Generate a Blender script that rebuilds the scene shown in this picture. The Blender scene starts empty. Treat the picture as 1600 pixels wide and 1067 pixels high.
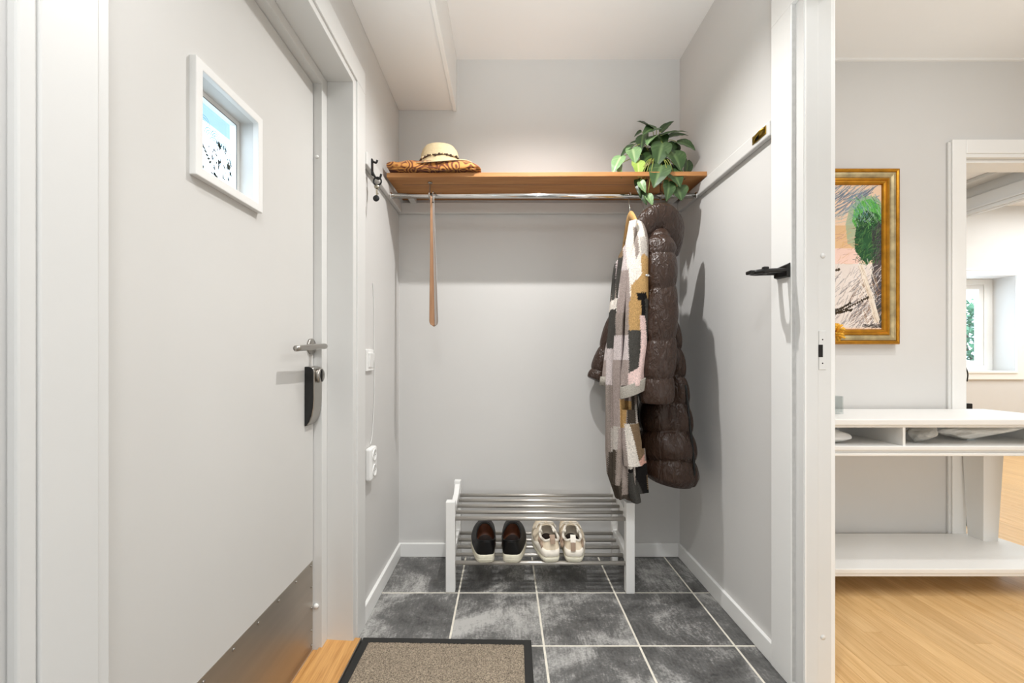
import bpy, bmesh, math, random
import numpy as np
from mathutils import Vector, Matrix
random.seed(7)
C = bpy.context.scene.collection
SC = bpy.context.scene
PI = math.pi

# ------------------------------------------------------------------ camera
F, VX, VY, CAMZ = 658.0, 789.0, 558.0, 1.0          # focal length and vanishing point for a 1600 px wide frame
cam_d = bpy.data.cameras.new('camera'); cam = bpy.data.objects.new('camera', cam_d); C.objects.link(cam)
cam.location = (0, 0, CAMZ); cam.rotation_euler = (PI/2, 0, 0)
cam_d.sensor_width = 36; cam_d.lens = F/1600*36
cam_d.shift_x = (800-VX)/1600; cam_d.shift_y = (VY-533.5)/1600
cam_d.clip_start = 0.02
SC.camera = cam

# ------------------------------------------------------------------ world, lights, exposure
w = bpy.data.worlds.new('world'); SC.world = w; w.use_nodes = True
wn = w.node_tree; bg = wn.nodes['Background']
bg.inputs[0].default_value = (0.80, 0.90, 1.0, 1); bg.inputs[1].default_value = 4.2
def lamp(name, kind, loc, power, col=(1, 1, 1), size=0.05, sizey=None, target=None, cone=None, blend=0.4):
    d = bpy.data.lights.new(name, kind); d.energy = power; d.color = col
    if kind == 'AREA':
        d.shape = 'RECTANGLE'; d.size = size; d.size_y = sizey or size
    else:
        d.shadow_soft_size = size
    if kind == 'SPOT':
        d.spot_size = math.radians(cone); d.spot_blend = blend
    o = bpy.data.objects.new(name, d); C.objects.link(o); o.location = loc
    if target is not None:
        o.rotation_euler = (Vector(target)-Vector(loc)).to_track_quat('-Z', 'Y').to_euler()
    return o
lamp('hall_spot_lamp', 'SPOT', (0.17, 1.43, 2.37), 57, (1, .99, .975), 0.016, target=(.17, 1.431, 0), cone=146, blend=1.0)
lamp('hall_door_fill', 'SPOT', (-0.12, 0.10, 2.42), 53, (.97, .985, 1), 0.05, target=(.02, .22, 0), cone=118, blend=.9)  # added fill to brighten the door side, no fixture there
lamp('hall_overhead_fill', 'AREA', (0.15, -0.6, 2.47), 12, (.93, .97, 1), 1.0, 1.2, target=(0.15, -0.6, 0))  # added overhead fill behind the camera, not a known fitting
lamp('hall_rear_fill', 'AREA', (0.15, -1.9, 1.0), 3.5, (.93, .97, 1), 1.2, 1.2, target=(0.15, 2, 1.0))  # weak fill added behind the camera, facing the back wall
lamp('hall_upward_fill', 'SPOT', (0.2, -0.35, 0.55), 134, (.92, .98, 1), 0.2, target=(0.24, 0.98, 2.498), cone=54, blend=.9)  # upward fill added behind the camera to lift the ceiling
lamp('room_overhead_fill', 'AREA', (2.0, 0.75, 2.47), 13, (.95, .98, 1), 1.0, 0.9, target=(2.0, 0.75, 0))  # added overhead fill for the picture room, source unseen
lamp('room_upward_fill', 'SPOT', (2.2, -0.25, 0.55), 90, (.92, .98, 1), 0.2, target=(2.0, 1.0, 2.498), cone=56, blend=.9)  # upward fill put in to brighten the picture room ceiling
lamp('room_rear_fill', 'AREA', (2.1, -0.5, 0.75), 9, (.93, .98, 1), 1.2, .8, target=(2.0, 2, .5))  # low fill added to lift the space under the table
lamp('room_spot_lamp', 'SPOT', (1.9, 1.45, 2.36), 28, (1, .985, .96), 0.04, target=(1.9, 1.50, 0), cone=92, blend=.9)
lamp('window_room_fill', 'AREA', (5.7, 3.2, 2.54), 40, (.96, .99, 1), 1.6, 1.4, target=(5.7, 3.2, 0))  # unseen overhead fill added for the far room
lamp('window_room_side_fill', 'AREA', (3.1, 3.4, 2.52), 16, (.94, .98, 1), .8, .8, target=(3.1, 3.4, 0))  # second added fill, there to lighten the beam face
SC.view_settings.view_transform = 'Standard'; SC.view_settings.look = 'None'
SC.view_settings.gamma = 1; SC.view_settings.use_curve_mapping = False
SC.view_settings.exposure = 0.38

# ------------------------------------------------------------------ helpers
def P(px, py, Y):
    return Vector(((px-VX)/F*Y, Y, CAMZ+(VY-py)/F*Y))

class MB:
    def __init__(s):
        s.v = []; s.f = []; s.mi = []; s.sm = []; s.cur = 0
    def add(s, vs, fs, smooth=False):
        b = len(s.v); s.v += [tuple(x) for x in vs]
        for f in fs:
            s.f.append([b+i for i in f]); s.mi.append(s.cur); s.sm.append(smooth)
        return s
    def box(s, x0, x1, y0, y1, z0, z1):
        vs = [(x, y, z) for x in (x0, x1) for y in (y0, y1) for z in (z0, z1)]
        fs = [(0, 1, 3, 2), (4, 6, 7, 5), (0, 4, 5, 1), (2, 3, 7, 6), (0, 2, 6, 4), (1, 5, 7, 3)]
        return s.add(vs, fs)
    def hexa(s, q):       # 4 bottom corners then 4 top corners, both counter-clockwise seen from above
        return s.add(q, [(3, 2, 1, 0), (4, 5, 6, 7), (0, 1, 5, 4), (1, 2, 6, 5), (2, 3, 7, 6), (3, 0, 4, 7)])
    def rings(s, R, cap0=True, cap1=True, closed=True, smooth=True, loop=False):
        n = len(R[0]); vs = [p for r in R for p in r]; fs = []
        m = len(R)
        for i in range(m if loop else m-1):
            a, b = i*n, ((i+1) % m)*n
            for j in range(n if closed else n-1):
                k = (j+1) % n
                fs.append((a+j, a+k, b+k, b+j))
        s.add(vs, fs, smooth); base = len(s.v)-len(vs)
        if closed and not loop:
            if cap0: s.f.append([base+i for i in range(n)][::-1]); s.mi.append(s.cur); s.sm.append(smooth)
            if cap1: s.f.append([base+(m-1)*n+i for i in range(n)]); s.mi.append(s.cur); s.sm.append(smooth)
        return s
    def tube(s, path, r, seg=10, caps=True, flat=(1, 1), up=None, mod=None):
        pts = [Vector(p) for p in path]; R = []
        n = len(pts); prev = None
        for i, p in enumerate(pts):
            t = (pts[min(i+1, n-1)]-pts[max(i-1, 0)]).normalized()
            if prev is None:
                u = Vector(up) if up else (Vector((1, 0, 0)) if abs(t.x) < .8 else Vector((0, 0, 1)))
            else: u = prev
            u = (u-t*u.dot(t)).normalized(); prev = u
            v = t.cross(u)
            rr = r[i] if isinstance(r, (list, tuple)) else r
            ring = []
            for j in range(seg):
                a = 2*PI*j/seg; k = mod(i/(n-1), a) if mod else 1
                ring.append(p+u*math.cos(a)*rr*flat[0]*k+v*math.sin(a)*rr*flat[1]*k)
            R.append(ring)
        return s.rings(R, caps, caps)
    def cyl(s, a, b, r, seg=14): return s.tube([a, b], r, seg)
    def lathe(s, prof, c, seg=24, axis='z', sx=1, sy=1):
        R = []
        for r, h in prof:
            ring = []
            for j in range(seg):
                a = 2*PI*j/seg; x, y = r*math.cos(a)*sx, r*math.sin(a)*sy
                if axis == 'z': q = (c[0]+x, c[1]+y, c[2]+h)
                elif axis == 'x': q = (c[0]+h, c[1]+x, c[2]+y)
                else: q = (c[0]+y, c[1]+h, c[2]+x)
                ring.append(q)
            R.append(ring)
        return s.rings(R, True, True)
    def build(s, name, mats, parent=None, bevel=0, sub=0, colors=None, loc=None, weld=False):
        me = bpy.data.meshes.new(name)
        L = Vector(loc) if loc is not None else (WL(parent) if parent else Vector((0, 0, 0)))
        me.from_pydata([(x-L.x, y-L.y, z-L.z) for x, y, z in s.v], [], s.f)
        if not isinstance(mats, (list, tuple)): mats = [mats]
        for m in mats: me.materials.append(m)
        me.polygons.foreach_set('material_index', s.mi)
        me.polygons.foreach_set('use_smooth', s.sm)
        if colors is not None:
            ca = me.color_attributes.new('Col', 'FLOAT_COLOR', 'POINT')
            ca.data.foreach_set('color', np.asarray(colors, dtype=np.float32).reshape(-1))
        bm = bmesh.new(); bm.from_mesh(me)
        if weld: bmesh.ops.remove_doubles(bm, verts=bm.verts, dist=1e-5)
        bmesh.ops.recalc_face_normals(bm, faces=bm.faces); bm.to_mesh(me); bm.free()
        me.update()
        o = bpy.data.objects.new(name, me); C.objects.link(o)
        if parent is not None:
            o.parent = parent
            if parent.type == 'MESH': pass
            PW[o.name] = L.copy()
        else:
            o.location = L; PW[o.name] = L.copy()
        if bevel:
            b = o.modifiers.new('bevel', 'BEVEL'); b.width = bevel; b.segments = 2; b.limit_method = 'ANGLE'; b.angle_limit = math.radians(40)
        if sub:
            b = o.modifiers.new('sub', 'SUBSURF'); b.levels = sub; b.render_levels = sub
        return o
def ring_frame(axis, lo, hi, o, i):
    # rectangular frame; axis 'x': rect in (y, z); axis 'y': rect in (x, z); o and i are (a0, a1, z0, z1)
    m = MB(); f = (lambda d, a, z: (d, a, z)) if axis == 'x' else (lambda d, a, z: (a, d, z))
    def rect(d, q): return [f(d, q[0], q[2]), f(d, q[1], q[2]), f(d, q[1], q[3]), f(d, q[0], q[3])]
    m.rings([rect(lo, i), rect(lo, o), rect(hi, o), rect(hi, i)], smooth=False, loop=True); return m
PW = {}
def WL(o): return PW.get(o.name, Vector((0, 0, 0)))
def thing(name, label, cat, loc=(0, 0, 0), group=None):
    o = bpy.data.objects.new(name, None); C.objects.link(o); o.location = loc; o.empty_display_size = .05
    PW[o.name] = Vector(loc); o['label'] = label; o['category'] = cat
    if group: o['group'] = group
    return o
def tag(o, label, cat=None, group=None):
    o['label'] = label
    if cat: o['category'] = cat
    if group: o['group'] = group
    return o
def struct(o, label, cat):
    o['kind'] = 'structure'; o['label'] = label; o['category'] = cat; return o
def smooth_path(pts, n=6):
    pts = [Vector(p) for p in pts]; out = []
    for i in range(len(pts)-1):
        p0, p1, p2, p3 = pts[max(i-1, 0)], pts[i], pts[i+1], pts[min(i+2, len(pts)-1)]
        for k in range(n):
            t = k/n
            out.append(0.5*((2*p1)+(p2-p0)*t+(2*p0-5*p1+4*p2-p3)*t*t+(3*p1-p0-3*p2+p3)*t**3))
    out.append(pts[-1]); return out
def lerp_tab(tab, z):
    ks = [r[0] for r in tab]
    return [float(np.interp(z, ks, [r[i] for r in tab])) for i in range(1, len(tab[0]))]

# ------------------------------------------------------------------ materials
def lin(c): return tuple(((x/255)/12.92 if x/255 <= .04045 else ((x/255+.055)/1.055)**2.4) for x in c)
class N:
    def __init__(s, name):
        s.m = bpy.data.materials.new(name); s.m.use_nodes = True; s.t = s.m.node_tree
        s.b = s.t.nodes['Principled BSDF']
    def n(s, ty, **kw):
        o = s.t.nodes.new(ty)
        for k, v in kw.items():
            if k.startswith('i_'):
                key = k[2:]; key = int(key) if key.isdigit() else key
                o.inputs[key].default_value = v
            else: setattr(o, k, v)
        return o
    def l(s, a, b): s.t.links.new(a, b)
def mat(name, col, rough=.5, metal=0, bump=0, bscale=60, bdist=.001, var=0, vscale=3, stretch=None, coat=0, sheen=0, spec=None, rand=0):
    N_ = N(name); b = N_.b; col = lin(col)
    b.inputs['Base Color'].default_value = (*col, 1); b.inputs['Roughness'].default_value = rough; b.inputs['Metallic'].default_value = metal
    if coat: b.inputs['Coat Weight'].default_value = coat; b.inputs['Coat Roughness'].default_value = .1
    if sheen: b.inputs['Sheen Weight'].default_value = sheen
    if spec is not None: b.inputs['Specular IOR Level'].default_value = spec
    if bump or var:
        tc = N_.n('ShaderNodeTexCoord'); mp = N_.n('ShaderNodeMapping')
        if stretch: mp.inputs['Scale'].default_value = stretch
        N_.l(tc.outputs['Object'], mp.inputs[0])
    if bump:
        nz = N_.n('ShaderNodeTexNoise', i_Scale=bscale, i_Detail=4.0); N_.l(mp.outputs[0], nz.inputs['Vector'])
        bp = N_.n('ShaderNodeBump', i_Strength=bump, i_Distance=bdist); N_.l(nz.outputs[0], bp.inputs['Height']); N_.l(bp.outputs[0], b.inputs['Normal'])
    if var:
        nz = N_.n('ShaderNodeTexNoise', i_Scale=vscale, i_Detail=5.0); N_.l(mp.outputs[0], nz.inputs['Vector'])
        mx = N_.n('ShaderNodeMix', data_type='RGBA')
        mx.inputs[6].default_value = (*[c*(1-var) for c in col], 1); mx.inputs[7].default_value = (*[min(1, c*(1+var)) for c in col], 1)
        rp = N_.n('ShaderNodeMapRange', i_1=.3, i_2=.7); N_.l(nz.outputs[0], rp.inputs[0]); N_.l(rp.outputs[0], mx.inputs[0])
        N_.l(mx.outputs[2], b.inputs['Base Color'])
    return N_.m
M = {}
M['wall'] = mat('wall_paint', (214, 212, 209), .62, bump=.12, bscale=220, bdist=.0006, var=.015, vscale=2)
M['ceil'] = mat('ceiling_paint', (238, 236, 233), .7, var=.01, vscale=1.5)
M['white'] = mat('white_lacquer', (241, 240, 237), .38, var=.012, vscale=4)
M['frame'] = mat('door_frame_paint', (222, 221, 218), .42, var=.012, vscale=4)
M['door'] = mat('door_paint', (216, 214, 210), .45, var=.015, vscale=3)
M['plaster'] = mat('caulk', (205, 203, 200), .7, bump=.5, bscale=140, var=.08, vscale=40)
M['steel'] = mat('brushed_steel', (176, 172, 166), .3, 1, bump=.15, bscale=90, stretch=(1, 1, 8))
M['chrome'] = mat('chrome', (225, 224, 222), .09, 1)
M['rodsteel'] = mat('rack_rod_metal', (196, 191, 184), .36, .75)
M['black'] = mat('black_plastic', (22, 21, 20), .45)
M['blackmetal'] = mat('black_metal', (24, 23, 22), .4, .3)
M['dark'] = mat('dark_hole', (20, 14, 12), .8)
M['brass'] = mat('brass', (170, 140, 60), .3, 1, var=.25, vscale=40)
M['plastic'] = mat('white_plastic', (240, 239, 236), .3)
M['gap'] = mat('gap_filler', (120, 118, 114), .8)
M['grout'] = mat('grout', (226, 220, 206), .9, bump=.4, bscale=300, var=.1, vscale=30)
M['matborder'] = mat('mat_rubber', (36, 35, 33), .75, bump=.3, bscale=400)
M['gold'] = mat('gold_leaf', (190, 134, 42), .32, .85, bump=.3, bscale=120, bdist=.0008, var=.2, vscale=25)
M['champagne'] = mat('champagne_leaf', (176, 160, 122), .42, .6, bump=.35, bscale=90, bdist=.001, var=.28, vscale=22)
M['stonew'] = mat('white_stone', (228, 226, 222), .8, bump=.8, bscale=25, bdist=.01, var=.08, vscale=14)
M['stoneg'] = mat('grey_stone', (178, 176, 170), .85, bump=1, bscale=30, bdist=.012, var=.3, vscale=16)
M['drift'] = mat('pale_driftwood', (232, 229, 222), .85, bump=.9, bscale=18, bdist=.008, var=.22, vscale=10, stretch=(1, 4, 4))
M['pot'] = mat('pale_pot', (225, 222, 214), .5, bump=.2, bscale=60)
M['soil'] = mat('soil', (50, 38, 28), .95, bump=1, bscale=120)
M['stem'] = mat('plant_stem', (150, 158, 70), .5)
M['strawband'] = mat('band_brown', (66, 42, 24), .5, var=.3, vscale=80)
M['beam'] = mat('painted_beam', (205, 205, 203), .6)
M['twig'] = mat('twig', (62, 48, 26), .7, var=.3, vscale=60)
M['yellow'] = mat('yellow_bloom', (226, 168, 44), .7, var=.3, vscale=60)
M['siding'] = mat('outside_paint', (150, 175, 195), .6)
M['sole'] = mat('cream_rubber', (232, 226, 205), .6, var=.06, vscale=60, bump=.2, bscale=120)
M['blackleather'] = mat('black_leather', (12, 11, 11), .42, bump=.25, bscale=110, bdist=.0008, spec=.25)
M['lining'] = mat('tan_leather_lining', (74, 38, 18), .5, var=.2, vscale=30)
M['knit'] = mat('beige_knit', (236, 220, 194), .75, bump=.5, bscale=220, bdist=.001, var=.06, vscale=40)
M['knitlight'] = mat('cream_overlay', (246, 238, 224), .6, bump=.3, bscale=160)
M['taupe'] = mat('taupe_suede', (172, 148, 128), .8, bump=.3, bscale=200)
M['greylining'] = mat('grey_mesh_lining', (190, 178, 160), .9, bump=.5, bscale=260)
M['insole'] = mat('dark_insole', (40, 26, 20), .85)
M['zip'] = mat('black_zip', (10, 10, 10), .5)
M['silver'] = mat('silver_badge', (200, 200, 198), .25, .9)
M['hangerwood'] = mat('hanger_wood', (214, 170, 108), .45, var=.15, vscale=12, stretch=(6, 1, 1))
M['hornbrown'] = mat('horn_brown', (158, 118, 86), .35, var=.12, vscale=10, stretch=(8, 8, 1))
M['hornsteel'] = mat('horn_steel', (206, 205, 203), .42, .55)
M['keybrass'] = mat('key_steel', (176, 168, 150), .3, 1)

def glass(name, col=(1, 1, 1), rough=0.0):
    N_ = N(name); t = N_.t
    tr = N_.n('ShaderNodeBsdfTransparent'); tr.inputs[0].default_value = (*col, 1)
    gl = N_.n('ShaderNodeBsdfGlossy'); gl.inputs['Roughness'].default_value = .02
    mx = N_.n('ShaderNodeMixShader'); mx.inputs[0].default_value = .06
    N_.l(tr.outputs[0], mx.inputs[1]); N_.l(gl.outputs[0], mx.inputs[2])
    N_.l(mx.outputs[0], t.nodes['Material Output'].inputs[0]); return N_.m
M['glass'] = glass('window_glass', (.90, .95, .98))
M['clearglass'] = glass('clear_glass', (.88, .90, .90))

def wood(name, c1, c2, axis='Y', rough=.42, scale=1.0, rand=.25, knots=.0, coat=0):
    N_ = N(name); b = N_.b
    tc = N_.n('ShaderNodeTexCoord'); oi = N_.n('ShaderNodeObjectInfo')
    cm = N_.n('ShaderNodeCombineXYZ'); ml = N_.n('ShaderNodeMath', operation='MULTIPLY', i_1=37.0)
    N_.l(oi.outputs['Random'], ml.inputs[0])
    for i in range(3): N_.l(ml.outputs[0], cm.inputs[i])
    ad = N_.n('ShaderNodeVectorMath', operation='ADD'); N_.l(tc.outputs['Object'], ad.inputs[0]); N_.l(cm.outputs[0], ad.inputs[1])
    mp = N_.n('ShaderNodeMapping'); st = {'X': (1.2, 22, 22), 'Y': (22, 1.2, 22), 'Z': (22, 22, 1.2)}[axis]
    mp.inputs['Scale'].default_value = tuple(x*scale for x in st); N_.l(ad.outputs[0], mp.inputs[0])
    n1 = N_.n('ShaderNodeTexNoise', i_Scale=1.6, i_Detail=6.0, i_Roughness=.62, i_Distortion=.6); N_.l(mp.outputs[0], n1.inputs['Vector'])
    n2 = N_.n('ShaderNodeTexNoise', i_Scale=9.0, i_Detail=3.0); N_.l(mp.outputs[0], n2.inputs['Vector'])
    a = N_.n('ShaderNodeMath', operation='MULTIPLY_ADD', i_1=.35, i_2=0.0); N_.l(n2.outputs[0], a.inputs[0]); 
    a2 = N_.n('ShaderNodeMath', operation='MULTIPLY_ADD', i_1=.65); N_.l(n1.outputs[0], a2.inputs[0]); N_.l(a.outputs[0], a2.inputs[2])
    rp = N_.n('ShaderNodeMapRange', i_1=.34, i_2=.66); N_.l(a2.outputs[0], rp.inputs[0])
    mx = N_.n('ShaderNodeMix', data_type='RGBA'); mx.inputs[6].default_value = (*lin(c1), 1); mx.inputs[7].default_value = (*lin(c2), 1)
    N_.l(rp.outputs[0], mx.inputs[0])
    hs = N_.n('ShaderNodeHueSaturation'); N_.l(mx.outputs[2], hs.inputs['Color'])
    v = N_.n('ShaderNodeMapRange', i_1=0.0, i_2=1.0, i_3=1-rand*.5, i_4=1+rand*.5); N_.l(oi.outputs['Random'], v.inputs[0]); N_.l(v.outputs[0], hs.inputs['Value'])
    N_.l(hs.outputs[0], b.inputs['Base Color']); b.inputs['Roughness'].default_value = rough
    bp = N_.n('ShaderNodeBump', i_Strength=.12, i_Distance=.0008); N_.l(a2.outputs[0], bp.inputs['Height']); N_.l(bp.outputs[0], b.inputs['Normal'])
    if coat: b.inputs['Coat Weight'].default_value = coat; b.inputs['Coat Roughness'].default_value = .18
    return N_.m
M['oak'] = wood('oak_floor', (202, 158, 102), (232, 194, 140), 'Y', .36, 1.0, .10)
M['threshold'] = wood('oak_threshold', (176, 122, 64), (222, 170, 104), 'Y', .35, 1.1, .1)
M['shelfwood'] = wood('pine_shelf', (168, 108, 58), (204, 148, 90), 'X', .5, .9, .05)

def tile_mat():
    N_ = N('slate_tile'); b = N_.b
    tc = N_.n('ShaderNodeTexCoord'); oi = N_.n('ShaderNodeObjectInfo')
    ml = N_.n('ShaderNodeMath', operation='MULTIPLY', i_1=53.0); N_.l(oi.outputs['Random'], ml.inputs[0])
    cm = N_.n('ShaderNodeCombineXYZ')
    for i in range(3): N_.l(ml.outputs[0], cm.inputs[i])
    ad = N_.n('ShaderNodeVectorMath', operation='ADD'); N_.l(tc.outputs['Object'], ad.inputs[0]); N_.l(cm.outputs[0], ad.inputs[1])
    n1 = N_.n('ShaderNodeTexNoise', i_Scale=4.5, i_Detail=7.0, i_Roughness=.68, i_Distortion=.5); N_.l(ad.outputs[0], n1.inputs['Vector'])
    mp = N_.n('ShaderNodeMapping'); mp.inputs['Scale'].default_value = (70, 14, 20); N_.l(ad.outputs[0], mp.inputs[0])
    n2 = N_.n('ShaderNodeTexNoise', i_Scale=1.6, i_Detail=5.0, i_Roughness=.75); N_.l(mp.outputs[0], n2.inputs['Vector'])
    n3 = N_.n('ShaderNodeTexNoise', i_Scale=130.0, i_Detail=3.0); N_.l(ad.outputs[0], n3.inputs['Vector'])
    a = N_.n('ShaderNodeMath', operation='MULTIPLY_ADD', i_1=.3); N_.l(n2.outputs[0], a.inputs[0]); N_.l(n1.outputs[0], a.inputs[2])
    a2 = N_.n('ShaderNodeMath', operation='MULTIPLY_ADD', i_1=.22); N_.l(n3.outputs[0], a2.inputs[0]); N_.l(a.outputs[0], a2.inputs[2])
    rp = N_.n('ShaderNodeValToRGB'); N_.l(a2.outputs[0], rp.inputs[0])
    e = rp.color_ramp.elements; e[0].position = .56; e[0].color = (*lin((60, 59, 58)), 1); e[1].position = .93; e[1].color = (*lin((180, 178, 174)), 1)
    m = rp.color_ramp.elements.new(.75); m.color = (*lin((104, 103, 101)), 1)
    N_.l(rp.outputs[0], b.inputs['Base Color'])
    rr = N_.n('ShaderNodeMapRange', i_1=.5, i_2=.9, i_3=.42, i_4=.62); N_.l(a2.outputs[0], rr.inputs[0]); N_.l(rr.outputs[0], b.inputs['Roughness'])
    bp = N_.n('ShaderNodeBump', i_Strength=.35, i_Distance=.0012); N_.l(a2.outputs[0], bp.inputs['Height']); N_.l(bp.outputs[0], b.inputs['Normal'])
    return N_.m
M['tile'] = tile_mat()

def carpet_mat():
    N_ = N('mat_pile'); b = N_.b
    tc = N_.n('ShaderNodeTexCoord')
    n1 = N_.n('ShaderNodeTexNoise', i_Scale=230.0, i_Detail=3.0, i_Roughness=.7); N_.l(tc.outputs['Object'], n1.inputs['Vector'])
    n2 = N_.n('ShaderNodeTexVoronoi', i_Scale=170.0); N_.l(tc.outputs['Object'], n2.inputs['Vector'])
    rp = N_.n('ShaderNodeValToRGB'); N_.l(n1.outputs[0], rp.inputs[0])
    e = rp.color_ramp.elements; e[0].position = .3; e[0].color = (*lin((72, 62, 52)), 1); e[1].position = .68; e[1].color = (*lin((184, 168, 146)), 1)
    N_.l(rp.outputs[0], b.inputs['Base Color']); b.inputs['Roughness'].default_value = .95
    bp = N_.n('ShaderNodeBump', i_Strength=.9, i_Distance=.003); N_.l(n2.outputs[0], bp.inputs['Height']); N_.l(bp.outputs[0], b.inputs['Normal'])
    return N_.m
M['carpet'] = carpet_mat()

def puffer_mat():
    N_ = N('puffer_nylon'); b = N_.b
    b.inputs['Base Color'].default_value = (*lin((56, 38, 28)), 1); b.inputs['Roughness'].default_value = .31
    b.inputs['Specular IOR Level'].default_value = .42
    tc = N_.n('ShaderNodeTexCoord'); mp = N_.n('ShaderNodeMapping'); mp.inputs['Scale'].default_value = (1.5, 1.5, .75); N_.l(tc.outputs['Object'], mp.inputs[0])
    n1 = N_.n('ShaderNodeTexNoise', i_Scale=22.0, i_Detail=3.0, i_Roughness=.55, i_Distortion=1.4); N_.l(mp.outputs[0], n1.inputs['Vector'])
    n2 = N_.n('ShaderNodeTexNoise', i_Scale=75.0, i_Detail=2.0, i_Distortion=.8); N_.l(mp.outputs[0], n2.inputs['Vector'])
    a = N_.n('ShaderNodeMath', operation='MULTIPLY_ADD', i_1=.25); N_.l(n2.outputs[0], a.inputs[0]); N_.l(n1.outputs[0], a.inputs[2])
    bp = N_.n('ShaderNodeBump', i_Strength=.8, i_Distance=.013); N_.l(a.outputs[0], bp.inputs['Height']); N_.l(bp.outputs[0], b.inputs['Normal'])
    return N_.m
M['puffer'] = puffer_mat()

def attr_mat(name, rough=.8, bump=.5, bscale=250, bdist=.0015, sheen=0, mottled=.12, spec=.3):
    N_ = N(name); b = N_.b
    at = N_.n('ShaderNodeAttribute', attribute_name='Col'); tc = N_.n('ShaderNodeTexCoord')
    nz = N_.n('ShaderNodeTexNoise', i_Scale=bscale, i_Detail=3.0, i_Roughness=.7); N_.l(tc.outputs['Object'], nz.inputs['Vector'])
    hs = N_.n('ShaderNodeHueSaturation'); N_.l(at.outputs['Color'], hs.inputs['Color'])
    mr = N_.n('ShaderNodeMapRange', i_1=.3, i_2=.7, i_3=1-mottled, i_4=1+mottled); N_.l(nz.outputs[0], mr.inputs[0]); N_.l(mr.outputs[0], hs.inputs['Value'])
    N_.l(hs.outputs[0], b.inputs['Base Color']); b.inputs['Roughness'].default_value = rough
    b.inputs['Specular IOR Level'].default_value = spec
    if sheen: b.inputs['Sheen Weight'].default_value = sheen
    bp = N_.n('ShaderNodeBump', i_Strength=bump, i_Distance=bdist); N_.l(nz.outputs[0], bp.inputs['Height']); N_.l(bp.outputs[0], b.inputs['Normal'])
    return N_.m
M['wool'] = attr_mat('patchwork_wool', .95, .9, 240, .0022, 0, .32, .1)
M['paint'] = attr_mat('pastel_drawing', .8, .15, 300, .0005, 0, .06)

def leaf_mat(name, c1, c2, vein):
    N_ = N(name); b = N_.b; at = N_.n('ShaderNodeAttribute', attribute_name='Col')
    mx = N_.n('ShaderNodeMix', data_type='RGBA'); mx.inputs[6].default_value = (*lin(c1), 1); mx.inputs[7].default_value = (*lin(vein), 1)
    sp = N_.n('ShaderNodeSeparateColor'); N_.l(at.outputs['Color'], sp.inputs[0]); N_.l(sp.outputs[0], mx.inputs[0])
    tc = N_.n('ShaderNodeTexCoord'); nz = N_.n('ShaderNodeTexNoise', i_Scale=30.0, i_Detail=3.0); N_.l(tc.outputs['Object'], nz.inputs['Vector'])
    m2 = N_.n('ShaderNodeMix', data_type='RGBA'); m2.inputs[7].default_value = (*lin(c2), 1); N_.l(mx.outputs[2], m2.inputs[6])
    rp = N_.n('ShaderNodeMapRange', i_1=.4, i_2=.7, i_3=0.0, i_4=.5); N_.l(nz.outputs[0], rp.inputs[0]); N_.l(rp.outputs[0], m2.inputs[0])
    N_.l(m2.outputs[2], b.inputs['Base Color']); b.inputs['Roughness'].default_value = .42
    return N_.m
M['leaf'] = leaf_mat('leaf_green', (56, 82, 44), (74, 100, 58), (112, 136, 88))
M['leafdark'] = leaf_mat('leaf_dark', (34, 56, 24), (48, 74, 32), (78, 104, 52))
M['leafpale'] = leaf_mat('leaf_pale', (112, 146, 96), (132, 166, 112), (170, 190, 140))
M['leaflime'] = leaf_mat('leaf_lime', (150, 178, 78), (168, 192, 92), (196, 210, 130))

def straw_mat():
    N_ = N('straw_weave'); b = N_.b; tc = N_.n('ShaderNodeTexCoord')
    wv = N_.n('ShaderNodeTexWave', bands_direction='Z', i_Scale=42.0, i_Distortion=1.0, i_Detail=2.0); N_.l(tc.outputs['Object'], wv.inputs['Vector'])
    nz = N_.n('ShaderNodeTexNoise', i_Scale=160.0, i_Detail=3.0); N_.l(tc.outputs['Object'], nz.inputs['Vector'])
    mx = N_.n('ShaderNodeMix', data_type='RGBA'); mx.inputs[6].default_value = (*lin((222, 196, 150)), 1); mx.inputs[7].default_value = (*lin((240, 222, 184)), 1)
    N_.l(nz.outputs[0], mx.inputs[0]); N_.l(mx.outputs[2], b.inputs['Base Color']); b.inputs['Roughness'].default_value = .75
    bp = N_.n('ShaderNodeBump', i_Strength=.35, i_Distance=.0015); N_.l(wv.outputs[0], bp.inputs['Height']); N_.l(bp.outputs[0], b.inputs['Normal'])
    return N_.m
M['straw'] = straw_mat()

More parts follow.
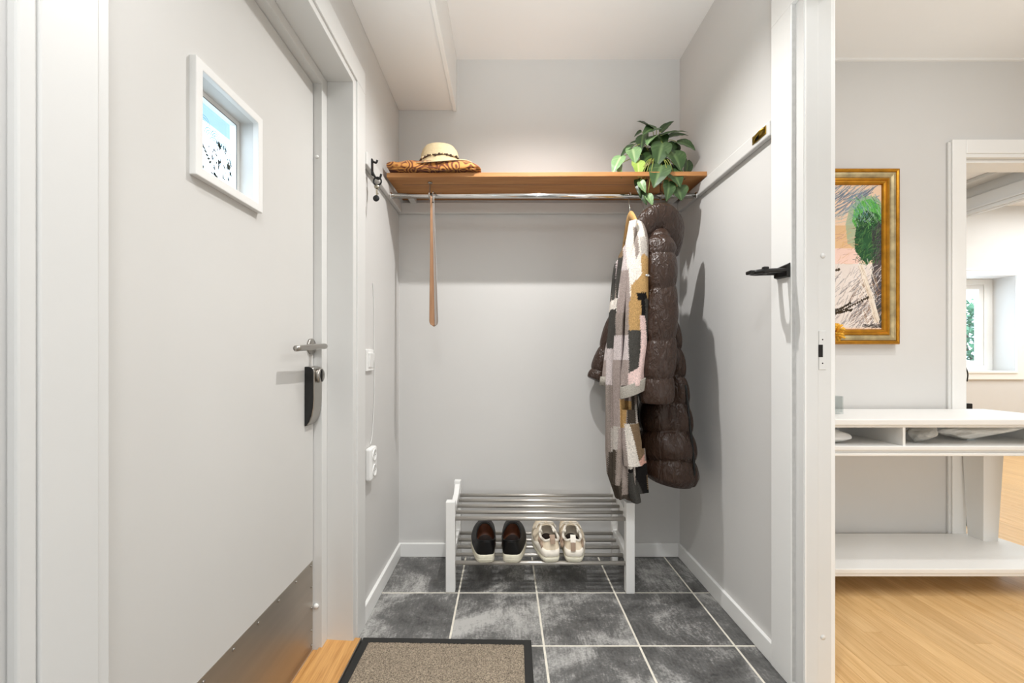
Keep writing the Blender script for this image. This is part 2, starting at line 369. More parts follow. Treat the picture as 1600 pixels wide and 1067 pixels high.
def shawl_mat():
    N_ = N('paisley_cloth'); b = N_.b; tc = N_.n('ShaderNodeTexCoord')
    nz = N_.n('ShaderNodeTexNoise', i_Scale=9.0, i_Detail=1.0); N_.l(tc.outputs['Object'], nz.inputs['Vector'])
    mv = N_.n('ShaderNodeVectorMath', operation='MULTIPLY_ADD'); mv.inputs[1].default_value = (.12, .12, .12)
    N_.l(nz.outputs['Color'], mv.inputs[0]); N_.l(tc.outputs['Object'], mv.inputs[2])
    vo = N_.n('ShaderNodeTexVoronoi', i_Scale=17.0); N_.l(mv.outputs[0], vo.inputs['Vector'])
    sn = N_.n('ShaderNodeMath', operation='MULTIPLY', i_1=26.0); N_.l(vo.outputs['Distance'], sn.inputs[0])
    si = N_.n('ShaderNodeMath', operation='SINE'); N_.l(sn.outputs[0], si.inputs[0])
    rp = N_.n('ShaderNodeValToRGB'); mr = N_.n('ShaderNodeMapRange', i_1=-1.0, i_2=1.0); N_.l(si.outputs[0], mr.inputs[0]); N_.l(mr.outputs[0], rp.inputs[0])
    rp.color_ramp.interpolation = 'EASE'; e = rp.color_ramp.elements
    e[0].position = .12; e[0].color = (*lin((112, 56, 22)), 1); e[1].position = .85; e[1].color = (*lin((214, 152, 76)), 1)
    m = e.new(.45); m.color = (*lin((178, 104, 44)), 1)
    N_.l(rp.outputs[0], b.inputs['Base Color']); b.inputs['Roughness'].default_value = .7
    b.inputs['Sheen Weight'].default_value = .2
    return N_.m
M['shawl'] = shawl_mat()
def foliage_mat():
    return mat('outdoor_leaves', (84, 130, 96), .6, var=.35, vscale=20)
M['foliage'] = foliage_mat()
def kick_mat():
    return mat('kick_plate_steel', (182, 174, 164), .40, .9, bump=.1, bscale=40, stretch=(1, .3, 6), var=.08, vscale=3)
M['kick'] = kick_mat()

# ------------------------------------------------------------------ dimensions of the hall
XL, XR, YB, HC = -0.535, 0.88, 2.12, 2.498
YF = -2.2
XD = -0.646          # face of the entrance door

# ------------------------------------------------------------------ structure: hall
o = MB().box(XL-.2, XR+.09, YB, YB+.12, 0, HC).build('wall_back', M['wall']); struct(o, 'grey back wall of the entrance niche behind shoe rack', 'wall')
m = MB()
m.box(XL-.215, XL, 1.50, YB, 0, HC).box(XL-.215, XL, YF, .50, 0, HC).box(XL-.215, XL, .50, 1.50, 1.99, HC)
o = m.build('wall_left', M['wall']); struct(o, 'grey left wall holding the entrance door', 'wall')
m = MB(); m.box(XR, XR+.085, 1.285, YB, 0, HC).box(XR, XR+.085, YF, .40, 0, HC).box(XR, XR+.085, .40, 1.285, 2.085, HC)
o = m.build('wall_right', M['wall']); struct(o, 'grey right wall between niche and picture room', 'wall')
o = MB().box(XL-.2, XR+.085, YF-.1, YF, 0, HC).build('wall_front', M['wall']); struct(o, 'grey wall behind the camera closing the hall', 'wall')
ceil = MB().box(XL-.2, XR+.085, YF, YB+.1, HC, HC+.08).build('ceiling', M['ceil']); struct(ceil, 'white ceiling of the entrance hall', 'ceiling')
m = MB().box(XL, -.262, YF, YB, 2.242, HC); m.build('soffit', M['ceil'], ceil, bevel=.002)
m = MB().box(-.262, -.243, YF, YB, 2.236, HC); m.build('edge_board', M['white'], ceil, bevel=.002)

# floor: grout bed with single tiles
fl = MB().box(XL-.02, XR+.03, YF, YB, -.06, -.0016).build('floor', M['grout']); struct(fl, 'dark slate tiled floor with pale grout joints', 'floor')
tx = [XL-.02] + [-.196+.3313*k for k in range(4)] + [XR+.01]
ty = [YB] + [1.7895-.329*k for k in range(13)]
def tile_mesh(wx, wy):
    me = bpy.data.meshes.new('tile'); bm = bmesh.new()
    b = .0012; z0, z1 = -.02, 0
    vs = []
    for (ix, iy, z) in [(0, 0, z0), (0, 0, z1-b), (b, b, z1)]:
        vs.append([bm.verts.new(p) for p in ((ix-wx/2, iy-wy/2, z), (wx/2-ix, iy-wy/2, z), (wx/2-ix, wy/2-iy, z), (ix-wx/2, wy/2-iy, z))])
    for a, c in ((0, 1), (1, 2)):
        for i in range(4): bm.faces.new((vs[a][i], vs[a][(i+1) % 4], vs[c][(i+1) % 4], vs[c][i]))
    bm.faces.new(vs[2]); bmesh.ops.recalc_face_normals(bm, faces=bm.faces); bm.to_mesh(me); bm.free(); me.materials.append(M['tile']); return me
tcache = {}
g = .0075
for i in range(len(tx)-1):
    for j in range(len(ty)-1):
        wx, wy = tx[i+1]-tx[i]-g, ty[j]-ty[j+1]-g
        k = (round(wx, 4), round(wy, 3))
        if k not in tcache: tcache[k] = tile_mesh(wx, wy)
        o = bpy.data.objects.new('tile', tcache[k]); C.objects.link(o); o.parent = fl
        o.location = ((tx[i]+tx[i+1])/2, (ty[j]+ty[j+1])/2, random.uniform(-.0004, .0004))

# baseboards
def skirting(name, x0, x1, y0, y1, label):
    o = MB().box(x0, x1, y0, y1, 0, .068).build(name, M['white'], bevel=.003); return struct(o, label, 'baseboard')
skirting('baseboard_back', XL, XR, YB-.014, YB, 'white baseboard along the back wall behind shoe rack')
skirting('baseboard_left', XL, XL+.014, 1.57, YB-.014, 'white baseboard along the left wall beside the mat')
skirting('baseboard_right', XR-.014, XR, 1.369, YB-.014, 'white baseboard along the right wall under the coats')

# entrance door frame (left)
t1 = thing('trim_1', 'white painted frame and casing around the grey entrance door', 'door frame', (-.58, 1.0, 0)); t1['kind'] = 'structure'
m = MB()
for (a, b) in ((1.4877, 1.57), (.471, .54)): m.box(XL-.001, -.52, a, b, 0, 1.976)
m.box(XL-.001, -.52, .471, 1.57, 1.976, 2.057)
m.build('casing', M['frame'], t1, bevel=.002)
m = MB().box(-.617, -.526, 1.46, 1.50, 0, 1.99).box(-.617, -.526, .50, .56, 0, 1.99).box(-.617, -.526, .56, 1.46, 1.954, 1.99)
m.build('lining', M['frame'], t1, bevel=.0015)
m = MB().box(-.75, -.617, 1.420, 1.50, 0, 1.99).box(-.75, -.617, .50, .575, 0, 1.99).box(-.75, -.617, .575, 1.42, 1.922, 1.99)
m.build('rebate', M['frame'], t1, bevel=.0015)
m = MB().lathe([(0.0001, .006), (.006, .005), (.009, 0)], (-.633, 1.42, .162), 14, 'y')
m = MB().lathe([(.009, 0), (.0085, -.004), (.005, -.007), (.0001, -.0075)], (-.636, 1.4195, .162), 14, 'y')
m.build('bumper', M['plastic'], t1)
m = MB().lathe([(.006, 0), (.0055, -.003), (.0001, -.005)], (-.633, 1.4195, 1.675), 12, 'y'); m.build('bumper', M['plastic'], t1)
o = MB().box(XL, -.522, .4505, .4705, 0, 2.06).build('trim_2', M['frame'], bevel=.003); struct(o, 'thin chipped strip beside left door casing at picture edge', 'trim')
# oak threshold
th = thing('trim_3', 'worn oak threshold below the grey entrance door', 'threshold', (-.58, 1.0, 0)); th['kind'] = 'structure'
m = MB().hexa([(-.628, .56, 0), (-.505, .56, 0), (-.505, 1.478, 0), (-.628, 1.478, 0), (-.628, .56, .022), (-.507, .56, .016), (-.507, 1.478, .016), (-.628, 1.478, .022)]); m.build('sill_board', M['threshold'], th, bevel=.002)
m = MB().box(-.70, -.6285, .575, 1.42, 0, .0145); m.build('inner_board', M['threshold'], th, bevel=.002)
m = MB().box(-.505, -.5025, .56, 1.478, 0, .0165); m.build('edge_strip', M['steel'], th)

# entrance door leaf
d1 = thing('door_1', 'grey entrance door with small square window and steel kick plate', 'door', (XD, 1.0, .015)); d1['kind'] = 'structure'
WY0, WY1, WZ0, WZ1 = .882, 1.080, 1.395, 1.600
Y0, Y1, Z0, Z1 = .578, 1.417, .016, 1.92
m = MB()
m.box(XD-.05, XD, Y0, WY0, Z0, Z1).box(XD-.05, XD, WY1, Y1, Z0, Z1).box(XD-.05, XD, WY0, WY1, Z0, WZ0).box(XD-.05, XD, WY0, WY1, WZ1, Z1)
m.build('leaf_panel', M['door'], d1, weld=True)
a, b = .862, 1.10; z0, z1 = 1.375, 1.62
wf = ring_frame('x', XD-.001, -.632, (a, b, z0, z1), (WY0, WY1, WZ0, WZ1)).build('window_frame', M['white'], d1, bevel=.0015)
m = ring_frame('x', XD-.052, XD-.034, (WY0, WY1, WZ0, WZ1), (WY0+.012, WY1-.012, WZ0+.012, WZ1-.012))
m.build('glazing_bead', M['white'], wf, bevel=.001)
m = MB().box(XD-.0348, XD-.0335, WY1-.0135, WY1-.012, WZ0+.012, WZ1-.012).box(XD-.0348, XD-.0335, WY0, WY1-.012, WZ1-.0135, WZ1-.012)
m.build('seal', M['gap'], wf)
gx = XD-.046
m = MB().box(gx-.002, gx+.002, WY0+.006, WY1-.006, WZ0+.006, WZ1-.006); m.build('pane', M['glass'], wf)
# print on the glass: leaves and wave arcs
m = MB(); px_ = gx+.0026
def gl_leaf(y, z, L, wd, ang):
    c, s = math.cos(ang), math.sin(ang); pts = []
    for t, q in ((0, 0), (.3, .5), (.65, .42), (1, 0), (.65, -.42), (.3, -.5)):
        u, v = (t-.5)*L, q*wd; pts.append((px_, y+u*c-v*s, z+u*s+v*c))
    m.add(pts, [(0, 1, 2, 3, 4, 5)])
rg = random.Random(3)
m.cur = 0
cy, cz = 1.018, 1.475
for k in range(44):
    a_ = rg.uniform(0, 2*PI); r_ = .052*rg.random()**.6
    gl_leaf(cy+.85*r_*math.cos(a_), cz+.9*r_*math.sin(a_), rg.uniform(.008, .018), rg.uniform(.0025, .006), 1.9+rg.uniform(-.7, .7))
for k in range(7): gl_leaf(.955+.005*k, 1.492-.006*k, .012, .006, -1+.3*k)
gl_leaf(1.016, 1.512, .018, .011, 1.8); gl_leaf(1.05, 1.475, .02, .012, 1.9)
for k in range(10): gl_leaf(rg.uniform(.93, 1.06), rg.uniform(1.41, 1.44), .011, .004, rg.uniform(0, 3))
pr = m.build('printed_leaf_pattern', mat('print_dark', (52, 58, 46), .7), wf)
m = MB()
for (y, z, r) in [(.915, 1.535, .022), (.94, 1.53, .022), (.965, 1.535, .02), (.985, 1.515, .02), (1.005, 1.52, .018), (1.02, 1.50, .018), (1.04, 1.505, .02), (1.05, 1.485, .016), (.93, 1.55, .02), (1.0, 1.50, .02), (.91, 1.45, .02), (1.04, 1.43, .02), (.96, 1.42, .018)]:
    for rr in (r, r*.72, r*.45):
        pts = [(px_, y+rr*math.cos(t), z+rr*math.sin(t)) for t in np.linspace(.1, PI-.1, 9)]
        pin = [(px_, y+(rr-.0012)*math.cos(t), z+(rr-.0012)*math.sin(t)) for t in np.linspace(.1, PI-.1, 9)]
        m.add(pts+pin, [(i, i+1, i+10, i+9) for i in range(8)])
m.build('printed_wave_pattern', mat('print_teal', (112, 190, 204), .7), wf)
# kick plate
kp = MB().box(XD-.001, XD+.0015, .582, 1.411, .022, .318).build('kick_plate', M['kick'], d1)
for (y, z) in [(y, .306) for y in (.62, .76, .90, 1.0, 1.10, 1.20, 1.30, 1.40)]+[(1.403, z) for z in (.235, .165, .09, .04)]:
    MB().lathe([(.0042, 0), (.0036, .002), (.0001, .0028)], (XD+.0015, y, z), 10, 'x').build('screw', M['steel'], kp)
# lever handle
hY, hZ = 1.398, 1.036
hd = MB().lathe([(.026, 0), (.026, .006), (.024, .008), (.0001, .008)], (XD, hY, hZ), 28, 'x').build('lever_handle', M['steel'], d1)
hd['label'] = 'brushed steel lever handle on round rosette'
pth = smooth_path([(XD+.006, hY, hZ), (XD+.035, hY, hZ), (XD+.048, hY-.004, hZ), (XD+.054, hY-.018, hZ), (XD+.054, hY-.07, hZ-.003), (XD+.048, 1.205, hZ-.011)], 6)
MB().tube(pth, .0088, 14).build('lever', M['steel'], hd)
# digital lock: rounded case, profile in X-Z, extruded along Y
lk0, lk1 = 1.356, 1.4155
zt, zb = .969, .776
prof = [(0, zb+.000), (.006, zb+.004), (.014, zb+.016), (.021, zb+.034), (.026, zb+.06), (.028, zb+.09), (.028, zt-.018), (.026, zt-.008), (.02, zt-.002), (.012, zt), (0, zt)]
m = MB(); R = [[(XD+x, lk0+.0005, z) for x, z in prof], [(XD+x, lk1-.003, z) for x, z in prof]]
m.rings(R, True, True, smooth=False); lk = m.build('digital_lock', M['black'], d1, bevel=.0015); lk['label'] = 'black electronic lock with brushed steel face'
m = MB(); outer = prof[1:]
R = []
for (x, z) in outer:
    nx = 1.0
    R.append([(XD+x+.0005, lk0+.0015, z), (XD+x+.003, lk0+.004, z+(.001 if z > .95 else 0)), (XD+x+.003, lk1-.001, z+(.001 if z > .95 else 0)), (XD+x+.0005, lk1, z)])
m.rings(R, True, True, smooth=False); m.build('face_plate', M['steel'], lk, bevel=.001)
m = MB().lathe([(.024, 0), (.024, .009), (.022, .0115), (.015, .0120), (.014, .0112), (.0001, .0112)], (XD+.0305, 1.390, .940), 32, 'x'); kb = m.build('thumb_turn', M['steel'], lk)
m = MB().box(XD+.0415, XD+.0440, 1.3865, 1.3905, .920, .960); m.build('grip_slot', M['black'], lk)

# right doorway frame
t4 = thing('trim_4', 'white painted doorway frame and casing at right of the niche', 'door frame', (.92, .9, 0)); t4['kind'] = 'structure'
HD = 2.068
m = MB()
for a, b in ((1.273, 1.369), (.32, .415)): m.box(.865, XR+.001, a, b, 0, HD)
m.box(.865, XR+.001, .32, 1.369, HD, HD+.09); m.build('casing', M['white'], t4, bevel=.002)
m = MB()
m.box(XR-.001, .9225, 1.2400, 1.2875, 0, HD+.012).box(.9225, .967, 1.2475, 1.2875, 0, HD+.012)
m.box(XR-.001, .9225, .40, .45, 0, HD+.012).box(.9225, .967, .40, .443, 0, HD+.012)
m.box(XR-.001, .9225, .45, 1.24, HD-.004, HD+.03).box(.9225, .967, .443, 1.2475, HD+.002, HD+.03)
m.build('jamb', M['frame'], t4, bevel=.0012)
m = MB().box(.8815, .8865, 1.2375, 1.2402, 0, HD); m.build('bead', M['white'], t4, bevel=.0008)
m = MB().box(.868, .878, 1.2725, 1.2732, .02, HD); m.build('caulk_line', M['plaster'], t4)
for z in (1.30, .17):
    m = MB().lathe([(.0075, 0), (.007, -.0012), (.0001, -.0014)], (.942, 1.2475, z), 16, 'y'); m.build('cover_plug', M['frame'], t4)
st = MB().box(.929, .950, 1.2455, 1.2476, .963, 1.078).build('strike_plate', M['frame'], t4, bevel=.001)
MB().box(.9285, .9400, 1.2450, 1.2470, 1.000, 1.037).build('latch_hole', M['dark'], st)
for z in (1.052, .982): MB().lathe([(.0022, 0), (.0001, -.0006)], (.9395, 1.2454, z), 8, 'y').build('screw', M['dark'], st)
m = MB().box(.965, .981, 1.25, 1.34, 0, HD+.09).box(.965, .981, .35, .44, 0, HD+.09); m.build('room_side_casing', M['white'], t4, bevel=.002)

# ------------------------------------------------------------------ structure: picture room and window room
RX0, RX1 = .965, 3.3
DX0, DX1, DH = 2.305, 3.12, 2.018
m = MB().box(RX0, DX0-.0125, YB, YB+.12, 0, HC).box(DX1+.0125, RX1, YB, YB+.12, 0, HC).box(DX0-.0125, DX1+.0125, YB, YB+.12, DH+.0015, HC)
o = m.build('wall_picture', M['wall']); struct(o, 'pale wall with the framed drawing and second doorway', 'wall')
o = MB().box(RX1, RX1+.1, -.6, YB, 0, HC).build('wall_room_right', M['wall']); struct(o, 'right wall of the picture room', 'wall')
o = MB().box(RX0, RX1, -.7, -.6, 0, HC).build('wall_room_front', M['wall']); struct(o, 'near wall of the picture room', 'wall')
o = MB().box(RX0, RX1+.1, -.7, YB, HC, HC+.08).build('ceiling.001', M['ceil']); struct(o, 'white ceiling of the picture room', 'ceiling')
o = MB().box(RX0, RX1, YB-.012, YB, HC-.010, HC).build('trim_5', M['ceil']); struct(o, 'narrow ceiling trim above the framed drawing', 'trim')
t6 = thing('trim_6', 'white moulded casing of the doorway to the window room', 'door frame', (2.7, YB, 0)); t6['kind'] = 'structure'
m = MB().box(DX0-.07, DX0, YB-.018, YB, 0, DH+.07).box(DX0, DX1, YB-.018, YB, DH, DH+.07).box(DX1, DX1+.07, YB-.018, YB, 0, DH+.07)
m.build('casing', M['white'], t6, bevel=.003)
m = MB().box(DX0, DX1, YB-.012, YB+.12, DH-.018, DH+.001).box(DX0, DX1, YB+.01, YB+.12, DH-.036, DH-.018); m.build('head_lining', M['white'], t6, bevel=.002)
m = MB().box(DX0-.012, DX0+.0005, YB-.006, YB+.13, 0, DH-.0185).box(DX1-.0005, DX1+.012, YB-.006, YB+.13, 0, DH-.0185); m.build('jamb', M['white'], t6, bevel=.002)
m = MB().box(DX0-.085, DX0-.0705, YB-.012, YB, 0, DH+.06); m.build('back_band', M['frame'], t6, bevel=.002)
o = MB().box(RX0, DX0-.086, YB-.012, YB, 0, .07).build('baseboard_picture', M['white'], bevel=.002); struct(o, 'white baseboard below the framed drawing', 'baseboard')

FX0, FX1, FY = 2.0, 7.0, 4.4
m = MB()
NX0, NX1, NZ0, NZ1 = 4.25, 5.33, .852, 1.852
m.box(FX0, NX0, FY, FY+.3, 0, 2.7).box(NX1, FX1, FY, FY+.3, 0, 2.7).box(NX0, NX1, FY, FY+.3, 0, NZ0).box(NX0, NX1, FY, FY+.3, NZ1, 2.7)
o = m.build('wall_window', M['wall'], weld=True); struct(o, 'pale far wall with a deep window niche', 'wall')
o = MB().box(FX0-.1, FX0, YB+.12, FY, 0, 2.7).build('wall_far_left', M['wall']); struct(o, 'left wall of the window room', 'wall')
o = MB().box(FX1, FX1+.1, YB+.12, FY, 0, 2.7).build('wall_far_right', M['wall']); struct(o, 'right wall of the window room', 'wall')
o = MB().box(RX1, FX1, YB, YB+.12, 0, 2.7).box(FX0, RX1, YB+.001, YB+.119, HC, 2.7).build('wall_far_front', M['wall']); struct(o, 'near wall of the window room beside the doorway', 'wall')
o = MB().box(FX0, FX1, YB, FY+.3, 2.58, 2.66).build('ceiling.002', M['ceil']); struct(o, 'white ceiling of the window room', 'ceiling')
bm_ = thing('trim_7', 'pale painted ceiling beam crossing the window room', 'beam', (4.3, 3, 2.3)); bm_['kind'] = 'structure'
MB().box(4.262, 4.31, YB+.12, FY, 2.30, 2.58).build('beam_body', M['beam'], bm_, bevel=.003)
MB().box(4.235, 4.262, YB+.12, FY, 2.303, 2.455).build('beam_board', M['beam'], bm_, bevel=.006)
MB().box(4.222, 4.235, YB+.12, FY, 2.335, 2.35).build('beam_bead', M['beam'], bm_, bevel=.003)
MB().box(4.12, 4.262, YB+.12, FY, 2.545, 2.58).build('beam_shade_strip', M['beam'], bm_, bevel=.006)  # added grey strip stands in for the shadow band above the beam
o = MB().box(FX0, NX1+.1, FY-.015, FY, 1.905, 1.925).build('trim_8', M['white']); struct(o, 'thin ledge above the far window niche', 'trim')
w1 = thing('window_1', 'white framed window with glazing in the deep far niche', 'window', (4.8, FY+.2, .85)); w1['kind'] = 'structure'
wy = FY+.2
ring_frame('y', wy, wy+.07, (NX0, NX1, NZ0, NZ1), (NX0+.09, NX1-.09, NZ0+.06, NZ1-.06)).build('window_frame', M['white'], w1, bevel=.004)
sx0, sx1, sz0, sz1 = NX0+.09, NX1-.09, NZ0+.06, NZ1-.06
m = ring_frame('y', wy+.012, wy+.06, (sx0, sx1, sz0, sz1), (sx0+.05, sx1-.05, sz0+.05, sz1-.05))
sa = m.build('sash', M['white'], w1, bevel=.004)
MB().box(sx0+.04, sx1-.04, wy+.034, wy+.04, sz0+.04, sz1-.04).build('pane', M['glass'], sa)
m = ring_frame('y', FY-.02, FY, (NX0-.08, NX1+.09, NZ0-.085, NZ1+.05), (NX0, NX1, NZ0, NZ1))
m.build('niche_casing', M['white'], w1, bevel=.003)
m = MB().box(NX0, NX1, FY-.03, wy, NZ0-.02, NZ0+.004); m.build('sill', M['white'], w1, bevel=.003)
# outside the window: leafy shrub
sh = thing('garden_shrub', 'bluish green shrub seen outside through the far window', 'shrub', (5.6, 6.6, 0))
m = MB(); rg = random.Random(5)
for k in range(5200):
    a_ = rg.uniform(0, 2*PI); r_ = .9*rg.random()**.4; c = Vector((7.4+1.5*r_*math.cos(a_), 6.8+.7*r_*math.sin(a_), rg.uniform(.1, 1.9)))
    d = Vector((rg.uniform(-1, 1), rg.uniform(-1, 1), rg.uniform(-.8, .8))).normalized(); u = d.cross(Vector((0, .3, 1))).normalized(); L = rg.uniform(.08, .15)
    m.add([c, c+d*L*.5+u*L*.28, c+d*L, c+d*L*.5-u*L*.28], [(0, 1, 2, 3)])
f = m.build('foliage', M['foliage'], sh); f['kind'] = 'stuff'
m = MB()
for k in range(6): m.tube(smooth_path([(7.4, 6.8, -.1), (7.4+rg.uniform(-.3, .3), 6.8, .7), (7.4+rg.uniform(-.9, .9), 6.8+rg.uniform(-.3, .3), 1.6)], 3), .02, 6)
m.build('branch', M['twig'], sh)
# outside the entrance door: porch roof beams
pg = thing('porch_roof', 'pale blue porch roof and beam seen through the door window', 'porch', (-1.8, 1.6, 2.0))
m = MB().hexa([(-2.3, .6, 2.70), (-1.35, .6, 2.66), (-1.35, 4.2, 2.66), (-2.3, 4.2, 2.70), (-2.3, .6, 2.74), (-1.35, .6, 2.70), (-1.35, 4.2, 2.70), (-2.3, 4.2, 2.74)]); m.build('roof_board', mat('porch_white', (232, 238, 244), .6), pg)
MB().box(-1.50, -1.38, .3, 4.2, 2.18, 2.30).build('beam', M['siding'], pg, bevel=.004)
MB().box(-1.52, -1.42, 2.5, 2.6, 0, 2.18).build('post', M['siding'], pg, bevel=.004)
o = MB().box(-8, XL-.22, -6, 9, -.25, -.12).build('floor.002', mat('outside_ground', (170, 172, 170), .9, var=.2, vscale=3)); struct(o, 'pale ground outside the entrance door', 'ground')

# oak floor, planks
fo = MB().box(XR+.03, FX1, -.7, FY+.01, -.06, -.0022).build('floor.001', M['oak']); struct(fo, 'light oak strip floor of the picture room', 'floor')
pm = {}
PWD = .066
def plank_mesh(L):
    if L in pm: return pm[L]
    me = bpy.data.meshes.new('plank'); bm = bmesh.new(); b = .0006; wx, wy = PWD-.0006, L-.0008; vs = []
    for (i_, z) in [(0, -.01), (0, -b), (b, 0)]:
        vs.append([bm.verts.new(p) for p in ((i_-wx/2, i_-wy/2, z), (wx/2-i_, i_-wy/2, z), (wx/2-i_, wy/2-i_, z), (i_-wx/2, wy/2-i_, z))])
    for a_, c_ in ((0, 1), (1, 2)):
        for i in range(4): bm.faces.new((vs[a_][i], vs[a_][(i+1) % 4], vs[c_][(i+1) % 4], vs[c_][i]))
    bm.faces.new(vs[2]); bmesh.ops.recalc_face_normals(bm, faces=bm.faces); bm.to_mesh(me); bm.free(); me.materials.append(M['oak']); pm[L] = me; return me
rg = random.Random(11); cnt = 0
for i in range(52):
    x = XR+.032+PWD*(i+.5)
    y = 0.55+rg.uniform(-.5, 0) if x < 2.6 else 1.5+rg.uniform(-.5, 0)
    if x > 4.2: y = 2.4+rg.uniform(-.4, 0)
    yend = (YB-.013 if x < 2.22 else FY-.02)
    while y < yend-.05:
        L = rg.choice([.6, .8, 1.0])
        if y+L > yend: L = round(yend-y, 3)
        o = bpy.data.objects.new('plank', plank_mesh(L)); C.objects.link(o); o.parent = fo; o.location = (x, y+L/2, 0); y += L; cnt += 1
print('planks', cnt)

# ------------------------------------------------------------------ hat rack: rail, shelf, rod
hr = thing('wall_rail', 'white wooden rail running around three walls of the niche', 'rail', (0, YB, 1.72))
MB().box(XL, XR, YB-.022, YB, 1.717, 1.772).build('back_rail', M['wall'], hr, bevel=.004)
MB().box(XL, XL+.02, 1.571, YB-.022, 1.72, 1.768).build('side_rail', M['wall'], hr, bevel=.004)
MB().box(XR-.02, XR, 1.370, YB-.022, 1.722, 1.771).build('side_rail', M['wall'], hr, bevel=.004)

hs = thing('hat_shelf', 'long oiled pine hat shelf spanning the niche above the coats', 'shelf', (.17, 1.97, 1.80))
zt_, zb_ = 1.8085, 1.789
m = MB().hexa([(-.519, 1.847, zb_), (XR-.001, 1.832, zb_), (XR-.001, YB-.001, zb_), (-.513, YB-.001, zb_), (-.519, 1.847, zt_), (XR-.001, 1.832, zt_), (XR-.001, YB-.001, zt_), (-.513, YB-.001, zt_)])
m.build('board', M['shelfwood'], hs, bevel=.0015)
MB().box(-.47, XR-.05, 1.925, 1.929, zb_-.0008, zb_+.002).build('board_seam', M['hornbrown'], hs)
for x in (-.47, .81):
    MB().box(x, x+.03, 2.04, YB-.022, 1.766, 1.789).build('bracket', M['wall'], hs, bevel=.002)
RY, RZ, RR = 1.89, 1.725, .0125
cr = thing('clothes_rod', 'chrome clothes rod mounted below the pine hat shelf', 'rod', (.17, RY, RZ))
MB().cyl((XL+.02, RY, RZ), (XR-.02, RY, RZ), RR, 20).build('tube', M['chrome'], cr)
for x, s in ((XL+.020, 1), (XR-.020, -1)):
    MB().lathe([(.0145, 0), (.0145, .006*s), (.0128, .007*s)], (x, RY, RZ), 18, 'x').build('socket', M['chrome'], cr)
for x in (-.338, .70):
    m = MB().tube(smooth_path([(x, RY+.01, 1.788), (x, RY+.008, 1.77), (x, RY+.004, 1.745), (x, RY, 1.737)], 4), .0035, 8)
    m.lathe([(.010, 0), (.010, -.004), (.004, -.006)], (x, RY+.01, 1.7885), 12)
    m.tube([(x, RY+.0165*math.cos(t), RZ+.0165*math.sin(t)) for t in np.linspace(.3, 2*PI+.3, 16)], .003, 6)
    m.build('support_hook', M['steel'], cr)

# shoehorn
shh = thing('shoehorn', 'long steel shoehorn with painted brown reflection hanging from the chrome rod', 'shoehorn', (-.325, 1.872, 1.73))
def horn(sgn):
    R = []
    for k in range(70):
        t = k/69; py = 305+205*t; hw = .0085+.0130*t**1.2
        if t > .955: hw *= math.sqrt(max(.02, 1-((t-.955)/.0455)**2))
        c = P(675+3.5*t, py, 1.868); ring = []
        for j in range(6):
            u = j/5; x = sgn*u*hw; dy = .010*(u**2)*(.5+t)-.004
            ring.append((c.x+x, c.y-dy+.004, c.z))
        for j in range(5, -1, -1):
            u = j/5; x = sgn*u*hw; dy = .010*(u**2)*(.5+t)-.004
            ring.append((c.x+x, c.y-dy+.0065, c.z))
        R.append(ring)
    return MB().rings(R)
horn(-1).build('brown_reflection_half', M['hornbrown'], shh); horn(1).build('steel_half', M['hornsteel'], shh)  # brown half colours in a warm reflection on the steel blade
c = P(676.5, 316, 1.862)
MB().lathe([(.0035, 0), (.0001, -.001)], (c.x, c.y, c.z), 10, 'y').build('eyelet', M['dark'], shh)
MB().tube([(c.x-.003, RY+.0175*math.cos(t)-.0, RZ+.0175*math.sin(t)) for t in np.linspace(PI*.1, PI*1.25, 14)]+[(c.x-.002, 1.866, c.z)], .0016, 6).build('loop', M['steel'], shh)

# key hook with keys
kh = thing('coat_hook', 'black double hook on the left wall rail holding keys', 'hook', (XL+.02, 1.63, 1.70))
MB().box(XL+.02, XL+.026, 1.617, 1.633, 1.700, 1.765).build('hook_plate', M['blackmetal'], kh, bevel=.003)
MB().tube(smooth_path([(XL+.024, 1.625, 1.755), (XL+.036, 1.625, 1.750), (XL+.040, 1.625, 1.753), (XL+.042, 1.625, 1.760)], 5), .004, 8).build('prong', M['blackmetal'], kh)
MB().tube(smooth_path([(XL+.024, 1.625, 1.715), (XL+.034, 1.625, 1.695), (XL+.048, 1.625, 1.688), (XL+.055, 1.625, 1.697), (XL+.057, 1.625, 1.706)], 5), .0042, 8).build('prong', M['blackmetal'], kh)
ky = thing('key_bunch', 'key with black round fob hanging on the left wall hook', 'keys', (XL+.044, 1.62, 1.67))
MB().tube([(XL+.044+.015*math.cos(t), 1.621, 1.677+.015*math.sin(t)) for t in np.linspace(0, 2*PI, 22)], .0032, 6).build('key_ring', M['blackmetal'], ky)
m = MB().lathe([(.009, 0), (.009, .002)], (XL+.042, 1.617, 1.655), 14, 'y').box(XL+.0395, XL+.0455, 1.617, 1.6195, 1.622, 1.650).box(XL+.0455, XL+.049, 1.617, 1.6195, 1.626, 1.632); m.build('key', M['keybrass'], ky)
MB().lathe([(.0001, -.002), (.0115, -.002), (.0125, 0), (.0115, .002), (.0001, .002)], (XL+.042, 1.612, 1.608), 20, 'y').build('fob', M['black'], ky)

